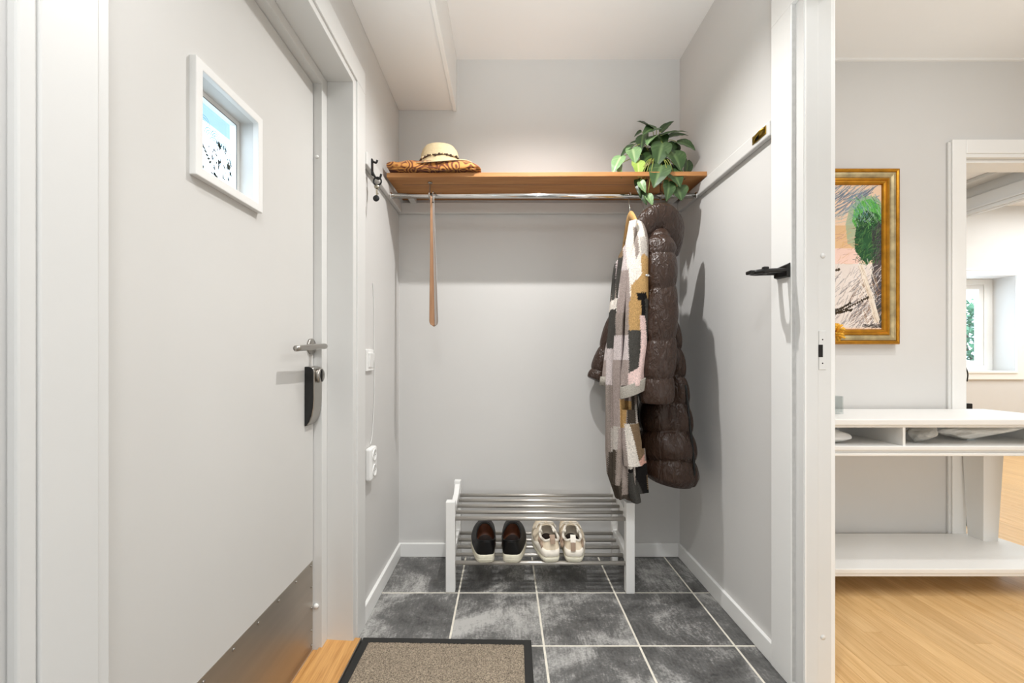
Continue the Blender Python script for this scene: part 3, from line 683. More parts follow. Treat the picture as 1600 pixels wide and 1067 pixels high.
# switch, sockets, cable on left wall
sw = thing('light_switch', 'white rocker light switch on the left wall', 'switch', (XL, 1.65, 1.0))
MB().box(XL, XL+.009, 1.606, 1.69, .946, 1.030).build('switch_plate', M['plastic'], sw, bevel=.003)
MB().hexa([(XL+.009, 1.622, .960), (XL+.012, 1.622, .960), (XL+.012, 1.674, .960), (XL+.009, 1.674, .960), (XL+.009, 1.622, 1.016), (XL+.018, 1.622, 1.016), (XL+.018, 1.674, 1.016), (XL+.009, 1.674, 1.016)]).build('rocker', M['plastic'], sw, bevel=.002)
so = thing('wall_socket', 'white double power socket low on the left wall', 'socket', (XL, 1.65, .6))
sb = MB().box(XL, XL+.026, 1.605, 1.68, .525, .650).build('socket_body', M['plastic'], so, bevel=.008)
for z in (.619, .560):
    MB().lathe([(.0235, -.002), (.0235, .0025), (.020, .003), (.0185, .0008), (.0001, .0008)], (XL+.026, 1.643, z), 22, 'x').build('socket_well', M['plastic'], sb)
    m = MB()
    for dy in (-.008, .008): m.lathe([(.0028, -.0005), (.0028, .0006), (.0001, .0008)], (XL+.0266, 1.643+dy, z), 8, 'x')
    m.build('pin_hole', M['gap'], sb)
cb = MB().tube(smooth_path([(XL+.002, 1.70, 1.30), (XL+.002, 1.712, 1.22), (XL+.002, 1.715, 1.10), (XL+.003, 1.715, .85), (XL+.003, 1.69, .70), (XL+.003, 1.665, .655)], 6), .0018, 6).build('wall_cable', M['frame']); tag(cb, 'thin white painted cable running down the left wall to socket', 'cable')

# brass hook on the right rail
bh = thing('brass_hook', 'folding brass hook plate set in the right wall rail', 'hook', (XR-.02, 1.42, 1.75))
MB().box(XR-.0225, XR-.0200, 1.385, 1.462, 1.735, 1.763).build('hook_plate', M['brass'], bh, bevel=.003)
MB().tube(smooth_path([(XR-.023, 1.452, 1.742), (XR-.031, 1.43, 1.746), (XR-.031, 1.405, 1.752), (XR-.023, 1.392, 1.757)], 5), .004, 8).build('hook_arm', M['brass'], bh)
MB().box(XR-.026, XR-.0225, 1.425, 1.436, 1.738, 1.760).build('pivot', M['dark'], bh, bevel=.001)

# black bracket on right casing
bb = thing('black_bracket', 'black metal loop bracket on the white doorway casing', 'bracket', (.865, 1.30, 1.26))
MB().hexa([(.853, 1.275, 1.246), (.865, 1.275, 1.243), (.865, 1.338, 1.246), (.853, 1.338, 1.250), (.853, 1.275, 1.280), (.865, 1.275, 1.288), (.865, 1.338, 1.283), (.853, 1.338, 1.278)]).build('base_plate', M['blackmetal'], bb, bevel=.002)
lp = smooth_path([(.856, 1.285, 1.265), (.815, 1.285, 1.264), (.780, 1.288, 1.262), (.768, 1.305, 1.261), (.780, 1.322, 1.262), (.815, 1.327, 1.264), (.856, 1.327, 1.265)], 6)
MB().tube(lp, .0095, 8, flat=(.75, 1)).build('loop_arm', M['blackmetal'], bb)
MB().box(.752, .772, 1.290, 1.318, 1.256, 1.267).build('tip', M['blackmetal'], bb, bevel=.003)
MB().box(.786, .803, 1.278, 1.292, 1.254, 1.276).build('clip', M['blackmetal'], bb, bevel=.003)

# ------------------------------------------------------------------ doormat
dm = thing('doormat', 'beige speckled doormat with black rubber border on slate tiles', 'doormat', (-.2, 1.2, 0))
A = [(-.503, 1.497), (.0925, 1.484), (.080, .90), (-.516, .913)]
def inset(q, d):
    cx = sum(p[0] for p in q)/4; cy_ = sum(p[1] for p in q)/4
    return [(p[0]+(d if p[0] < cx else -d), p[1]+(d if p[1] < cy_ else -d)) for p in q]
B = inset(A, .027)
a4 = [A[3], A[2], A[1], A[0]]; b4 = [B[3], B[2], B[1], B[0]]
m = MB(); q = []
zs = [(a4, .0003), (a4, .0035), ([((p[0]*.9+r[0]*.1), (p[1]*.9+r[1]*.1)) for p, r in zip(a4, b4)], .0055), (b4, .0055), (b4, .0003)]
m.rings([[(p[0], p[1], z) for p in ring] for ring, z in zs], False, False, smooth=False, loop=False); m.build('border', M['matborder'], dm)
m = MB(); nx_, ny_ = 150, 150; vs = []; rg = random.Random(2)
for i in range(nx_+1):
    for j in range(ny_+1):
        u, v = i/nx_, j/ny_
        p = (Vector(b4[0])*(1-u)+Vector(b4[1])*u)*(1-v)+(Vector(b4[3])*(1-u)+Vector(b4[2])*u)*v
        edge = min(i, j, nx_-i, ny_-j)
        vs.append((p.x, p.y, .0058+(.0028*rg.random() if edge > 0 else -.002)))
m.add(vs, [(i*(ny_+1)+j, (i+1)*(ny_+1)+j, (i+1)*(ny_+1)+j+1, i*(ny_+1)+j+1) for i in range(nx_) for j in range(ny_)], True)
m.build('pile', M['carpet'], dm)

# ------------------------------------------------------------------ shoe rack
sr = thing('shoe_rack', 'white two-tier shoe rack with steel rods against back wall', 'shoe rack', (.15, 1.93, 0))
yf, yk = 1.795, 2.055
for (x0, x1, yF) in ((-.252, -.212, 1.80), (.512, .549, 1.79)):
    MB().box(x0, x1, yF-.012, yF+.022, 0, .385).build('leg', M['white'], sr, bevel=.003)
    xb0, xb1 = x0+.006, x1-.002
    MB().box(xb0, xb1, 2.035, 2.066, 0, .402).build('leg', M['white'], sr, bevel=.003)
    # shaped side boards
    def side(z_f, z_b, h, name, rise):
        pr_ = [(yF+.022, z_f), (2.035, z_b), (2.035, z_b+h+rise), (2.015, z_b+h+rise*.55), (1.985, z_b+h+rise*.12), (1.95, z_b+h), (yF+.022, z_f+h)]
        m_ = MB(); m_.rings([[(xb0+.004, y, z) for y, z in pr_], [(xb1-.004, y, z) for y, z in pr_]], True, True, smooth=False); m_.build(name, M['white'], sr, bevel=.002)
    side(.296, .318, .034, 'side_board', .035); side(.108, .136, .034, 'side_board', 0)
for tier, (zf, zk) in enumerate(((.311, .335), (.122, .152))):
    for k in range(5):
        t = k/4; y = 1.80+(2.03-1.80)*t; z = zf+(zk-zf)*t; r = .0078 if k else .0088
        MB().cyl((-.216, y, z), (.518, y-.004, z), r, 14).build('rod', M['rodsteel'], sr)

# ------------------------------------------------------------------ shoes
def outline(n, L, W, toe_in, side):
    pts = []
    for k in range(n):
        a = 2*PI*k/n; y = .5-.5*math.cos(a)                # 0 heel .. 1 toe
        half = W/2*(.90+.14*math.sin(PI*min(1, max(0, y-.18)*1.0)))
        e = abs(math.sin(a))**(.36 if y < .2 else .36+.19*min(1, (y-.2)/.2))
        x = (1 if math.sin(a) >= 0 else -1)*half*e
        x += side*.010*math.sin(PI*y)*toe_in - side*.012*(y-.3)*toe_in
        pts.append((x, y*L))
    return pts
def shoe(kind, name, label, cat, group, px, heelY, zb, side, rot):
    cx = (px-VX)/F*heelY
    t = thing(name, label, cat, (cx, heelY, zb), group)
    n = 40; L = .275 if kind == 'black' else .272; W = .107 if kind == 'black' else .106
    O = outline(n, L, W, 1, side)
    rr = math.radians(rot); cs, sn = math.cos(rr), math.sin(rr)
    def T(x, y, z): return (cx+x*cs-y*sn, heelY+x*sn+y*cs, zb+z)
    tilt = lambda y: y/L*.020                               # rods rise to the back
    def ring(scale, z, y_off=0, zfun=None):
        r = []
        for (x, y) in O:
            yy = L/2+(y-L/2)*scale[1]+y_off
            r.append(T(x*scale[0], yy, z+tilt(y)+(zfun(y/L) if zfun else 0)))
        return r
    if kind == 'black':
        hS = .036
        m = MB(); m.rings([ring((.9, .96), .0), ring((1.0, 1.0), .004), ring((1.0, 1.0), hS-.004), ring((.96, .985), hS)]); m.build('sole', M['sole'], t)
        m = MB(); m.rings([ring((1.012, 1.003), .012), ring((1.018, 1.006), .0135), ring((1.018, 1.006), .0155), ring((1.012, 1.003), .017)], False, False); m.build('sole_stripe', M['sole'], t)
    else:
        hS = .045
        wav = lambda y: .006*math.sin(9*y)+.008*(1 if y < .25 else max(0, 1-(y-.25)*6))
        m = MB(); m.rings([ring((.86, .95), .0), ring((.98, 1.0), .006), ring((1.03, 1.02), .016), ring((1.0, 1.012), .022), ring((.96, .99), .024)]); m.build('outsole', M['sole'], t)
        m = MB(); m.rings([ring((.95, .985), .0235), ring((1.02, 1.02), .029), ring((1.04, 1.025), .036, 0, lambda y: wav(y)*.5), ring((1.0, 1.005), .044, 0, wav), ring((.92, .97), .046, 0, wav)]); m.build('midsole', M['knitlight'], t)
    # opening ring
    if kind == 'black':
        oc, oL, oW = .084, .150, .084; zh, zf = .090, .095
    else:
        oc, oL, oW = .082, .140, .078; zh, zf = .092, .098
    OP = []
    for k in range(n):
        a = 2*PI*k/n; y = oc-oL/2*math.cos(a); x = oW/2*(1 if math.sin(a) >= 0 else -1)*abs(math.sin(a))**.8
        q = (y-(oc-oL/2))/oL
        z = zh+(zf-zh)*q**1.4-.020*math.sin(PI*q)*(1-q*.4)
        if kind != 'black' and q < .15: z += .004*math.cos(3*PI*(x/oW))
        OP.append((x*(1-.25*max(0, q-.4)), y, z))
    bot = [(x*.95, L/2+(y-L/2)*.975, hS-.003) for x, y in O]
    R = []
    prof = [(0, 1.0), (.12, 1.05), (.3, 1.07), (.5, 1.03), (.7, .99), (.88, .98), (1, 1)]
    for s, bul in prof:
        r = []
        for k in range(n):
            b, p = bot[k], OP[k]; y01 = b[1]/L
            sv = s; hz = b[2]+(p[2]-b[2])*sv
            # toe keeps low and full
            toe = max(0, (y01-.5)/.5)
            sp = sv**(1+1.3*toe)
            x = (b[0]+(p[0]-b[0])*sp)*(1+(bul-1)*(1))
            y = b[1]+(p[1]-b[1])*sp
            zz = b[2]+(p[2]-b[2])*(sv**(1-.38*toe))
            r.append(T(x, y, zz+tilt(y)))
        R.append(r)
    m = MB(); m.rings(R, False, False)
    um = M['blackleather'] if kind == 'black' else M['knit']
    up = m.build('upper', um, t); up.modifiers.new('solid', 'SOLIDIFY').thickness = -.0022
    # collar roll
    col = [Vector(T(p[0], p[1], p[2]+tilt(p[1]))) for p in OP]
    m = MB(); R = []
    for k in range(n):
        p0, p1, p2 = col[k-1], col[k], col[(k+1) % n]; tg = (p2-p0).normalized(); u = Vector((0, 0, 1)); v = tg.cross(u).normalized(); rad = .0032 if kind == 'black' else .0058
        R.append([p1+u*math.cos(b)*rad+v*math.sin(b)*rad for b in np.linspace(0, 2*PI, 9)[:-1]])
    m.rings(R, loop=True); m.build('collar', um if kind == 'black' else M['knitlight'], t)
    # lining
    m = MB(); R = []
    for s in (0, .3, .7, 1):
        r = []
        for k in range(n):
            p, b = OP[k], bot[k]
            sc = .955-.04*s
            fx, fy = oc+(p[1]-oc)*sc*(1+.06*s), p[0]*sc*(1+.12*s)
            if s == 1 or s == .7: fy *= 1.05
            r.append(T(fy, fx, p[2]*(1-s)+(hS+.006)*s+tilt(fx)))
        R.append(r)
    m.rings(R, False, True); m.build('lining', [M['lining'] if kind == 'black' else M['greylining']], t)
    m = MB(); m.rings([[T(p[0]*.9, oc+(p[1]-oc)*.93, hS+.0075+tilt(p[1])) for p in OP], [T(p[0]*.89, oc+(p[1]-oc)*.92, hS+.009+tilt(p[1])) for p in OP]]); m.build('insole', M['insole'], t)
    if kind != 'black':
        # heel tab, pull loop, side overlay, laces, tongue
        tw = .010
        R = []
        for (z, y) in ((.052, -.006), (.070, -.0050), (.088, -.0025), (.100, .003), (.104, .009)):
            R.append([T(-tw, y-.0005, z), T(0, y-.0022, z), T(tw, y-.0005, z), T(tw, y+.002, z), T(-tw, y+.002, z)])
        hi = side > 0
        R2 = R if hi else [[(p[0], p[1], p[2]+.012) for p in r] for r in R]
        MB().rings(R2[:4] if hi else R2[1:4], smooth=False).build('heel_tab', M['taupe'], t)
        Rl = [[T(-tw*1.1, y-.002, z), T(0, y-.0035, z), T(tw*1.1, y-.002, z), T(tw*1.1, y+.003, z), T(-tw*1.1, y+.003, z)] for z, y in ((.088, -.001), (.098, .002), (.110, .008), (.113, .014))]
        MB().rings(Rl, smooth=False).build('pull_loop', M['knitlight'] if hi else M['taupe'], t)
        for s_ in (-1, 1):
            m = MB(); R = []
            for k in range(7):
                y = .02+.018*k; zc = .062+.006*math.sin(k); xo = s_*(.0445+.0035*math.sin(k*.5))
                R.append([T(xo, y, zc-.012+tilt(y)), T(xo+s_*.002, y, zc+tilt(y)), T(xo-s_*.004, y, zc+.014+tilt(y)), T(xo-s_*.006, y, zc+tilt(y))])
            m.rings(R, smooth=True); m.build('side_overlay', M['taupe'], t)
        m = MB(); R = []
        for k in range(6):
            q = k/5; y = .135+.075*(1-q)-.010*q; z = .082+.028*q; hw = .022+.003*q
            R.append([T(-hw, y, z-.004), T(-hw*.5, y-.002, z+.002), T(0, y-.002, z+.004), T(hw*.5, y-.002, z+.002), T(hw, y, z-.004), T(0, y+.006, z-.001)])
        m.rings(R); m.build('tongue', M['knit'], t)
        m = MB()
        for k in range(4):
            y = .150+.016*k; z = .108-.008*k
            m.tube(smooth_path([T(-.030, y, z-.014), T(-.012, y+.004, z+.002), T(.012, y+.004, z+.002), T(.030, y, z-.014)], 4), .0028, 6)
        for s_ in (-1, 1):
            m.tube(smooth_path([T(0, .146, .114), T(s_*.014, .138, .122), T(s_*.030, .132, .120), T(s_*.032, .140, .112), T(s_*.012, .146, .112)], 5), .0022, 6)
            m.tube(smooth_path([T(0, .146, .114), T(s_*.022, .150, .114), T(s_*.040, .145, .104), T(s_*.046, .140, .092)], 5), .0022, 6)
        m.build('laces', M['knitlight'], t)
        for s_ in (-1, 1):
            R = [[T(s_*.026+s_*dx, y, z) for dx, z in ((0, z0), (.007, z0-.004), (.004, z0-.010), (-.003, z0-.004))] for y, z0 in ((.10, .092), (.13, .099), (.16, .100), (.19, .089), (.21, .076))]
            MB().rings(R, smooth=True).build('eyestay', M['knitlight'], t)
    return t
SZ = .1305
shoe('black', 'slip_on_shoe', 'black leather slip-on shoe with white sole, left of the black pair', 'shoe', 'black slip-on shoes on the rack', 760.5, 1.777, SZ, -1, 6)
shoe('black', 'slip_on_shoe', 'black leather slip-on shoe with white sole, right of the black pair', 'shoe', 'black slip-on shoes on the rack', 797.5, 1.777, SZ, 1, -5)
shoe('beige', 'sneaker', 'chunky beige sneaker with short taupe heel tab, left of the beige pair', 'shoe', 'beige sneakers on the rack', 863.5, 1.779, SZ, -1, 6)
shoe('beige', 'sneaker', 'chunky beige sneaker with long taupe heel strip and white loop, right of pair', 'shoe', 'beige sneakers on the rack', 895.5, 1.779, SZ, 1, -5)

# ------------------------------------------------------------------ shawl and hat on the shelf
zs_ = 1.809
sw_ = thing('folded_shawl', 'folded orange brown paisley shawl on the shelf under straw hat', 'shawl', (-.315, 1.95, zs_))
m = MB(); R = []
nn = 60
for i in range(nn+1):
    u = i/nn; x = P(609+143*u, 270, 1.885).x
    e = min(1, math.sin(PI*min(max(u, .004), .996))**.22)
    wob = .004*math.sin(11*u)+.003*math.sin(29*u+1)
    lift = .030*max(0, 1-u/.16)**2                                   # left end curls up
    ring = []
    for j in range(28):
        a = 2*PI*j/28
        yy = 1.918+.092*math.cos(a)*(.75+.25*e)*(1 if math.cos(a) > 0 else 1.12)
        h = (.056*e+wob*.5)
        zz = zs_+.0035+h*.5+h*.5*(1 if math.sin(a) > 0 else -1)*abs(math.sin(a))**.75
        if math.cos(a) < -.78: zz -= .026*((-math.cos(a)-.78)/.22)*max(0, 1-((u-.52)/.44)**2)
        zz += .0025*math.sin(a*5+u*9)
        ring.append((x, yy-(0.0 if u > .12 else 0), zz+lift*.45))
    R.append(ring)
m.rings(R); shw = m.build('folded_cloth', M['shawl'], sw_)
m = MB()
for k in range(3): m.tube(smooth_path([(P(616+3*k, 268, 1.87).x, 1.832+.012*k, zs_+.012+.012*k), (P(660, 270, 1.87).x, 1.826+.012*k, zs_+.010+.012*k), (P(745-6*k, 270, 1.87).x, 1.830+.012*k, zs_+.008+.012*k)], 8), .004, 6)
m.build('fold_edge', M['shawl'], sw_)
hx, hy, hz = P(687, 256, 1.925).x, 1.930, zs_+.058
ht = thing('straw_hat', 'cream straw sun hat with brown band on the folded shawl', 'hat', (hx, hy, hz))
prof = [(.0001, .102), (.022, .1015), (.047, .098), (.067, .090), (.079, .074), (.085, .054), (.088, .032), (.091, .012), (.094, .004), (.097, .0)]
m = MB(); R = []
ns = 48
full = prof+[(.110, -.004), (.130, -.007), (.152, -.009), (.153, -.0115), (.130, -.010), (.094, -.004)]
for r, h in full:
    ring = []
    for j in range(ns):
        a = 2*PI*j/ns; rr = r
        dz = 0
        if r > .095:
            k = (r-.095)/.058
            dz = k*(.006*math.cos(a-.5)+.010*math.cos(2*a+.4)-.004*math.sin(3*a))
        ring.append((hx+rr*math.cos(a)*(1.0 if r < .098 else 1.05), hy+rr*math.sin(a)*.80, hz+h+dz))
    R.append(ring)
m.rings(R, True, False); m.build('crown_and_brim', M['straw'], ht)
m = MB(); bz = []
for j in range(65):
    a = 2*PI*j/64; z = .024+.007*math.sin(a*1.0+2.2)+.002*math.sin(9*a); rr = .0905
    bz.append((hx+rr*math.cos(a), hy+rr*.80*math.sin(a), hz+z))
m.tube(bz, .0028, 6); m.build('band_cord', M['strawband'], ht)
rg = random.Random(4)
for j in range(16):
    a = PI+.15+j*(PI-.3)/15; rr = .0925; z = .024+.007*math.sin(a+2.2)+.002*math.sin(9*a)
    c = Vector((hx+rr*math.cos(a), hy+rr*.80*math.sin(a), hz+z+rg.uniform(-.003, .003)))
    MB().lathe([(.0001, -.005), (.005, -.003), (.006, 0), (.0045, .004), (.0001, .006)], c, 8, 'z', rg.uniform(.6, 1.2), .6).build('band_bead', M['strawband'] if j % 3 else M['straw'], ht)
for k in range(3):
    a = -.35; c = Vector((hx+.088*math.cos(a), hy+.07*math.sin(a), hz+.018))
    MB().tube(smooth_path([c, c+Vector((.010, -.008, -.004+.003*k)), c+Vector((.022, -.014, -.014+.003*k))], 4), .0012, 5).build('band_thread', M['strawband'], ht)

# ------------------------------------------------------------------ potted plant
pl = thing('potted_plant', 'trailing green heart-leaved potted plant on the shelf right end', 'plant', (.70, 1.965, zs_))
pc = (.70, 1.965)
m = MB().lathe([(.040, 0), (.046, .004), (.055, .085), (.058, .09), (.058, .098), (.052, .098), (.050, .082)], (*pc, zs_+.0005), 28); m.build('pot', M['pot'], pl)
m = MB().lathe([(.0001, .088), (.050, .084), (.0001, .08)], (*pc, zs_), 16); m.build('soil', M['soil'], pl)
def leaf(base, tip, width, mt, up=None, curl=.12, fold=.22, roll=0):
    base, tip = Vector(base), Vector(tip); d = tip-base; L = d.length; d.normalize()
    up = Vector(up or (0, -.88, .42)); u = up-d*up.dot(d)
    u.normalize(); s = d.cross(u)
    if roll: 
        rot = Matrix.Rotation(roll, 3, d); u = rot @ u; s = rot @ s
    nL, nW = 14, 8; vs = []; cols = []; fs = []
    for i in range(nL+1):
        t = i/nL
        # heart outline
        w = width*.5*(math.sin(PI*min(1, (t*.94+.06))**.62)**.85)*(1.06 if t < .5 else 1) if 0 < t < 1 else width*.5*(.34 if t == 0 else 0)
        for j in range(-nW//2, nW//2+1):
            q = j/(nW/2)
            back = -.13*L*(abs(q)**1.0)*(1-abs(q)*.35)*max(0, 1-t*3)
            p = base+d*(t*L+back)+s*(q*w)+u*(fold*abs(q)*w-curl*L*t*t*1.0+.03*L*math.sin(PI*t)+.010*L*math.sin(7*t*PI+abs(q)*3)*abs(q))
            vs.append(p)
            vein = max(0, 1-abs(q)*5) if abs(q) < .2 else max(0, .55-abs(((t*6.5+abs(q)*2.2) % 1)-.5)*4.5)*.8
            cols.append((vein, vein, vein, 1))
    n1 = nW+1
    for i in range(nL):
        for j in range(nW): fs.append((i*n1+j, i*n1+j+1, (i+1)*n1+j+1, (i+1)*n1+j))
    o = MB().add(vs, fs, True).build('leaf', mt, pl, colors=cols); return o
# base px, base py, tip px, tip py, base depth, tip depth, width px, material, roll
LV = [
 (1018, 203, 997, 186, 1.93, 1.90, 20, 'leafdark', .5), (1033, 206, 1052, 187, 1.95, 1.92, 13, 'leafdark', -.4),
 (1026, 200, 1005, 206, 1.92, 1.86, 17, 'leaf', .2), (1034, 212, 1075, 201, 1.92, 1.88, 12, 'leaf', -.5),
 (1045, 214, 1076, 208, 1.95, 1.93, 12, 'leafdark', -.3), (1058, 222, 1088, 231, 1.92, 1.87, 19, 'leaf', -.2),
 (1005, 211, 1001, 233, 1.93, 1.89, 15, 'leafdark', .6), (1008, 222, 984, 221, 1.95, 1.93, 9, 'leafdark', .3),
 (1022, 213, 1010, 224, 1.90, 1.86, 14, 'leafpale', .6), (1028, 212, 1040, 228, 1.93, 1.90, 20, 'leafdark', 0),
 (1035, 224, 1027, 257, 1.88, 1.84, 23, 'leaf', .1), (990, 226, 968, 243, 1.92, 1.87, 10, 'leafdark', .5),
 (988, 232, 993, 253, 1.89, 1.85, 18, 'leafpale', .1), (970, 245, 957, 269, 1.87, 1.84, 15, 'leafpale', .3),
 (969, 256, 969, 277, 1.88, 1.84, 8, 'leafpale', .9), (996, 252, 999, 274, 1.87, 1.83, 16, 'leaflime', 0),
 (1020, 241, 997, 259, 1.90, 1.85, 17, 'leafdark', .3), (1025, 262, 1003, 270, 1.90, 1.87, 14, 'leafdark', .2),
 (1034, 259, 1022, 290, 1.85, 1.81, 25, 'leaf', .15), (1050, 238, 1066, 264, 1.87, 1.83, 26, 'leaf', -.15),
 (1074, 251, 1072, 279, 1.88, 1.85, 14, 'leafdark', -.4), (1048, 267, 1065, 290, 1.85, 1.82, 23, 'leaf', -.1),
 (1045, 284, 1043, 313, 1.84, 1.82, 16, 'leaf', -.2), (1058, 292, 1066, 312, 1.85, 1.83, 22, 'leaf', 0),
 (996, 277, 999, 306, 1.87, 1.84, 8, 'leafdark', .7), (1000, 283, 1009, 300, 1.85, 1.83, 9, 'leafpale', .4),
 (1003, 298, 1010, 320, 1.86, 1.84, 9, 'leafdark', .7), (1012, 304, 1020, 320, 1.85, 1.83, 9, 'leafpale', .2),
 (1044, 222, 1040, 245, 1.93, 1.91, 22, 'leafdark', 0), (1048, 226, 1056, 246, 1.95, 1.93, 20, 'leafdark', -.2),
 (1012, 232, 1004, 250, 1.95, 1.92, 18, 'leafdark', .2), (1030, 250, 1040, 272, 1.91, 1.89, 20, 'leafdark', 0),
 (1054, 258, 1056, 268, 1.90, 1.88, 11, 'leafdark', 0), (1010, 264, 1005, 288, 1.90, 1.86, 14, 'leafdark', .3),
 (1002, 206, 990, 213, 1.98, 2.0, 10, 'leafdark', .3), (1015, 216, 1022, 230, 1.92, 1.88, 16, 'leafdark', .2),
]
crown = Vector((pc[0], pc[1], zs_+.11))
for k, (bx, by, tx_, ty_, bY, tY, wd, mt, roll) in enumerate(LV):
    bw, tw_ = P(bx, by, bY), P(tx_, ty_, tY)
    leaf(bw, tw_, wd*bY/F*1.28, M[mt], roll=roll)
    mid = crown.lerp(bw, .55)+Vector((0, -.005, .02+.02*(bw.z > crown.z)))
    root = Vector((pc[0]+.02*math.cos(k), pc[1]+.02*math.sin(k), zs_+.085))
    if by > 262: mid = Vector(P((bx+1030)/2, min(by, 250), 1.845)); mid.z = max(mid.z, zs_+.045)
    m = MB(); m.tube(smooth_path([root, root.lerp(crown, .8), mid, bw], 5), .0016, 5); m.build('stem', M['stem'], pl)

# ------------------------------------------------------------------ hangers
def hanger(name, label, cx, ang, zap, hw, drop):
    t = thing(name, label, 'hanger', (cx, RY, zap), 'wooden hangers on the rod')
    dx, dy = math.sin(ang), math.cos(ang)
    pts = [(-1, -drop), (-.8, -drop*.72), (-.5, -drop*.36), (-.2, -drop*.08), (0, 0), (.2, -drop*.08), (.5, -drop*.36), (.8, -drop*.72), (1, -drop)]
    path = smooth_path([(cx+dx*hw*u, RY+dy*hw*u, zap+v-.012) for u, v in pts], 4)
    MB().tube(path, [.011+.006*math.sin(PI*i/(len(path)-1)) for i in range(len(path))], 10, flat=(.55, 1.1), up=(dy, -dx, 0)).build('shoulder_bar', M['hangerwood'], t)
    a, b = Vector((cx-dx*hw*.8, RY-dy*hw*.8, zap-drop*.9)), Vector((cx+dx*hw*.8, RY+dy*hw*.8, zap-drop*.9))
    MB().cyl(a, b, .0055, 10).build('cross_bar', M['hangerwood'], t)
    hk = [(cx, RY, zap-.004), (cx, RY, zap+.020), (cx, RY-.008, RZ-.028)]
    hk += [(cx, RY+(RR+.004)*math.cos(q), RZ+(RR+.004)*math.sin(q)) for q in np.linspace(-PI*.5-.5, -PI*1.5+.6, 10)]
    hk = [(cx, RY, zap-.004), (cx, RY, zap+.018), (cx, RY+.014, RZ-.022)]+[(cx, RY+(RR+.003)*math.cos(q), RZ+(RR+.003)*math.sin(q)) for q in np.linspace(-.35, PI*1.05, 10)]
    MB().tube(smooth_path(hk, 3), .0018, 7).build('hook', M['chrome'], t)
    return t
h1x = P(984, 335, RY).x
hanger('coat_hanger', 'pale wooden hanger carrying the patchwork wool coat', h1x, .12, 1.645, .185, .105)
h2x = P(1001, 335, RY).x
hanger('coat_hanger', 'honey wooden hanger carrying the brown puffer coat', h2x+.012, .10, 1.645, .115, .11)

# ------------------------------------------------------------------ patchwork wool coat
GRY, LGR, CRM, TAN, DRK, PNK, LIL, MAU, BRN, BLK, DGR = [lin(c) for c in ((150, 138, 130), (190, 182, 174), (232, 224, 214), (184, 148, 98), (72, 70, 66), (232, 204, 198), (206, 194, 192), (160, 146, 140), (132, 110, 86), (30, 28, 27), (74, 66, 58))]
ROSE = lin((216, 168, 152))
CUFFC = lin((172, 166, 156))
PAT = [
 ([(930, 320), (1030, 320), (1030, 800), (930, 800)], GRY),
 ([(974, 330), (1002, 330), (1002, 440), (985, 442), (976, 470), (974, 470)], CRM), ([(993, 375), (1004, 375), (1004, 412), (993, 410)], LGR), ([(984, 360), (991, 360), (991, 400), (986, 412)], GRY),
 ([(955, 380), (966, 380), (966, 410), (955, 410)], BRN), ([(955, 410), (963, 410), (963, 470), (955, 470)], DRK), ([(963, 375), (975, 375), (975, 470), (963, 470)], LIL), ([(966, 425), (976, 425), (976, 475), (964, 475)], MAU),
 ([(993, 408), (997, 402), (1010, 412), (1010, 480), (993, 470)], TAN), ([(978, 450), (993, 435), (993, 475), (976, 478)], TAN), ([(985, 462), (1000, 462), (1006, 520), (990, 500)], BLK), ([(997, 470), (1012, 470), (1012, 600), (1001, 600)], DRK),
 ([(940, 470), (962, 470), (962, 486), (940, 486)], CRM), ([(940, 486), (961, 486), (959, 545), (940, 545)], DRK), ([(940, 545), (958, 545), (958, 600), (940, 600)], LIL),
 ([(961, 468), (975, 468), (975, 490), (961, 490)], MAU), ([(959, 490), (975, 490), (975, 525), (959, 525)], GRY), ([(957, 525), (973, 525), (973, 562), (955, 562)], LIL), ([(952, 562), (973, 562), (973, 632), (950, 632)], MAU),
 ([(974, 474), (991, 474), (991, 518), (973, 518)], TAN), ([(989, 496), (997, 496), (1002, 560), (1004, 600), (970, 600), (970, 582), (985, 573), (989, 545)], PNK), ([(972, 518), (990, 518), (989, 548), (985, 573), (971, 581)], DRK),
 ([(948, 632), (964, 632), (964, 664), (948, 664)], MAU), ([(948, 664), (964, 664), (962, 700), (948, 700)], LGR), ([(945, 700), (962, 700), (958, 760), (945, 760)], DGR),
 ([(963, 622), (974, 622), (972, 665), (964, 665)], TAN), ([(961, 665), (972, 665), (975, 700), (960, 698)], MAU), ([(959, 698), (975, 700), (976, 760), (957, 760)], GRY),
 ([(974, 615), (987, 615), (987, 659), (974, 659)], DGR), ([(987, 630), (992, 630), (992, 660), (987, 660)], LGR), ([(992, 615), (1006, 615), (1004, 650), (998, 660), (992, 660)], BLK),  # black patch paints the shaded gap below the cuff
 ([(970, 659), (1006, 657), (1005, 725), (995, 730), (976, 728)], CRM), ([(977, 659), (1010, 657), (1010, 712), (992, 716)], BRN), ([(992, 716), (1008, 704), (1008, 727), (998, 730)], ROSE), ([(1003, 650), (1016, 650), (1016, 718), (1004, 718)], GRY),
 ([(976, 729), (1020, 718), (1020, 775), (990, 775)], BLK), ([(950, 758), (980, 755), (986, 775), (955, 775)], DGR), ([(976, 735), (984, 732), (1000, 765), (1004, 800), (980, 800)], DRK), ([(1008, 740), (1016, 740), (1016, 762), (1010, 762)], BRN),
]
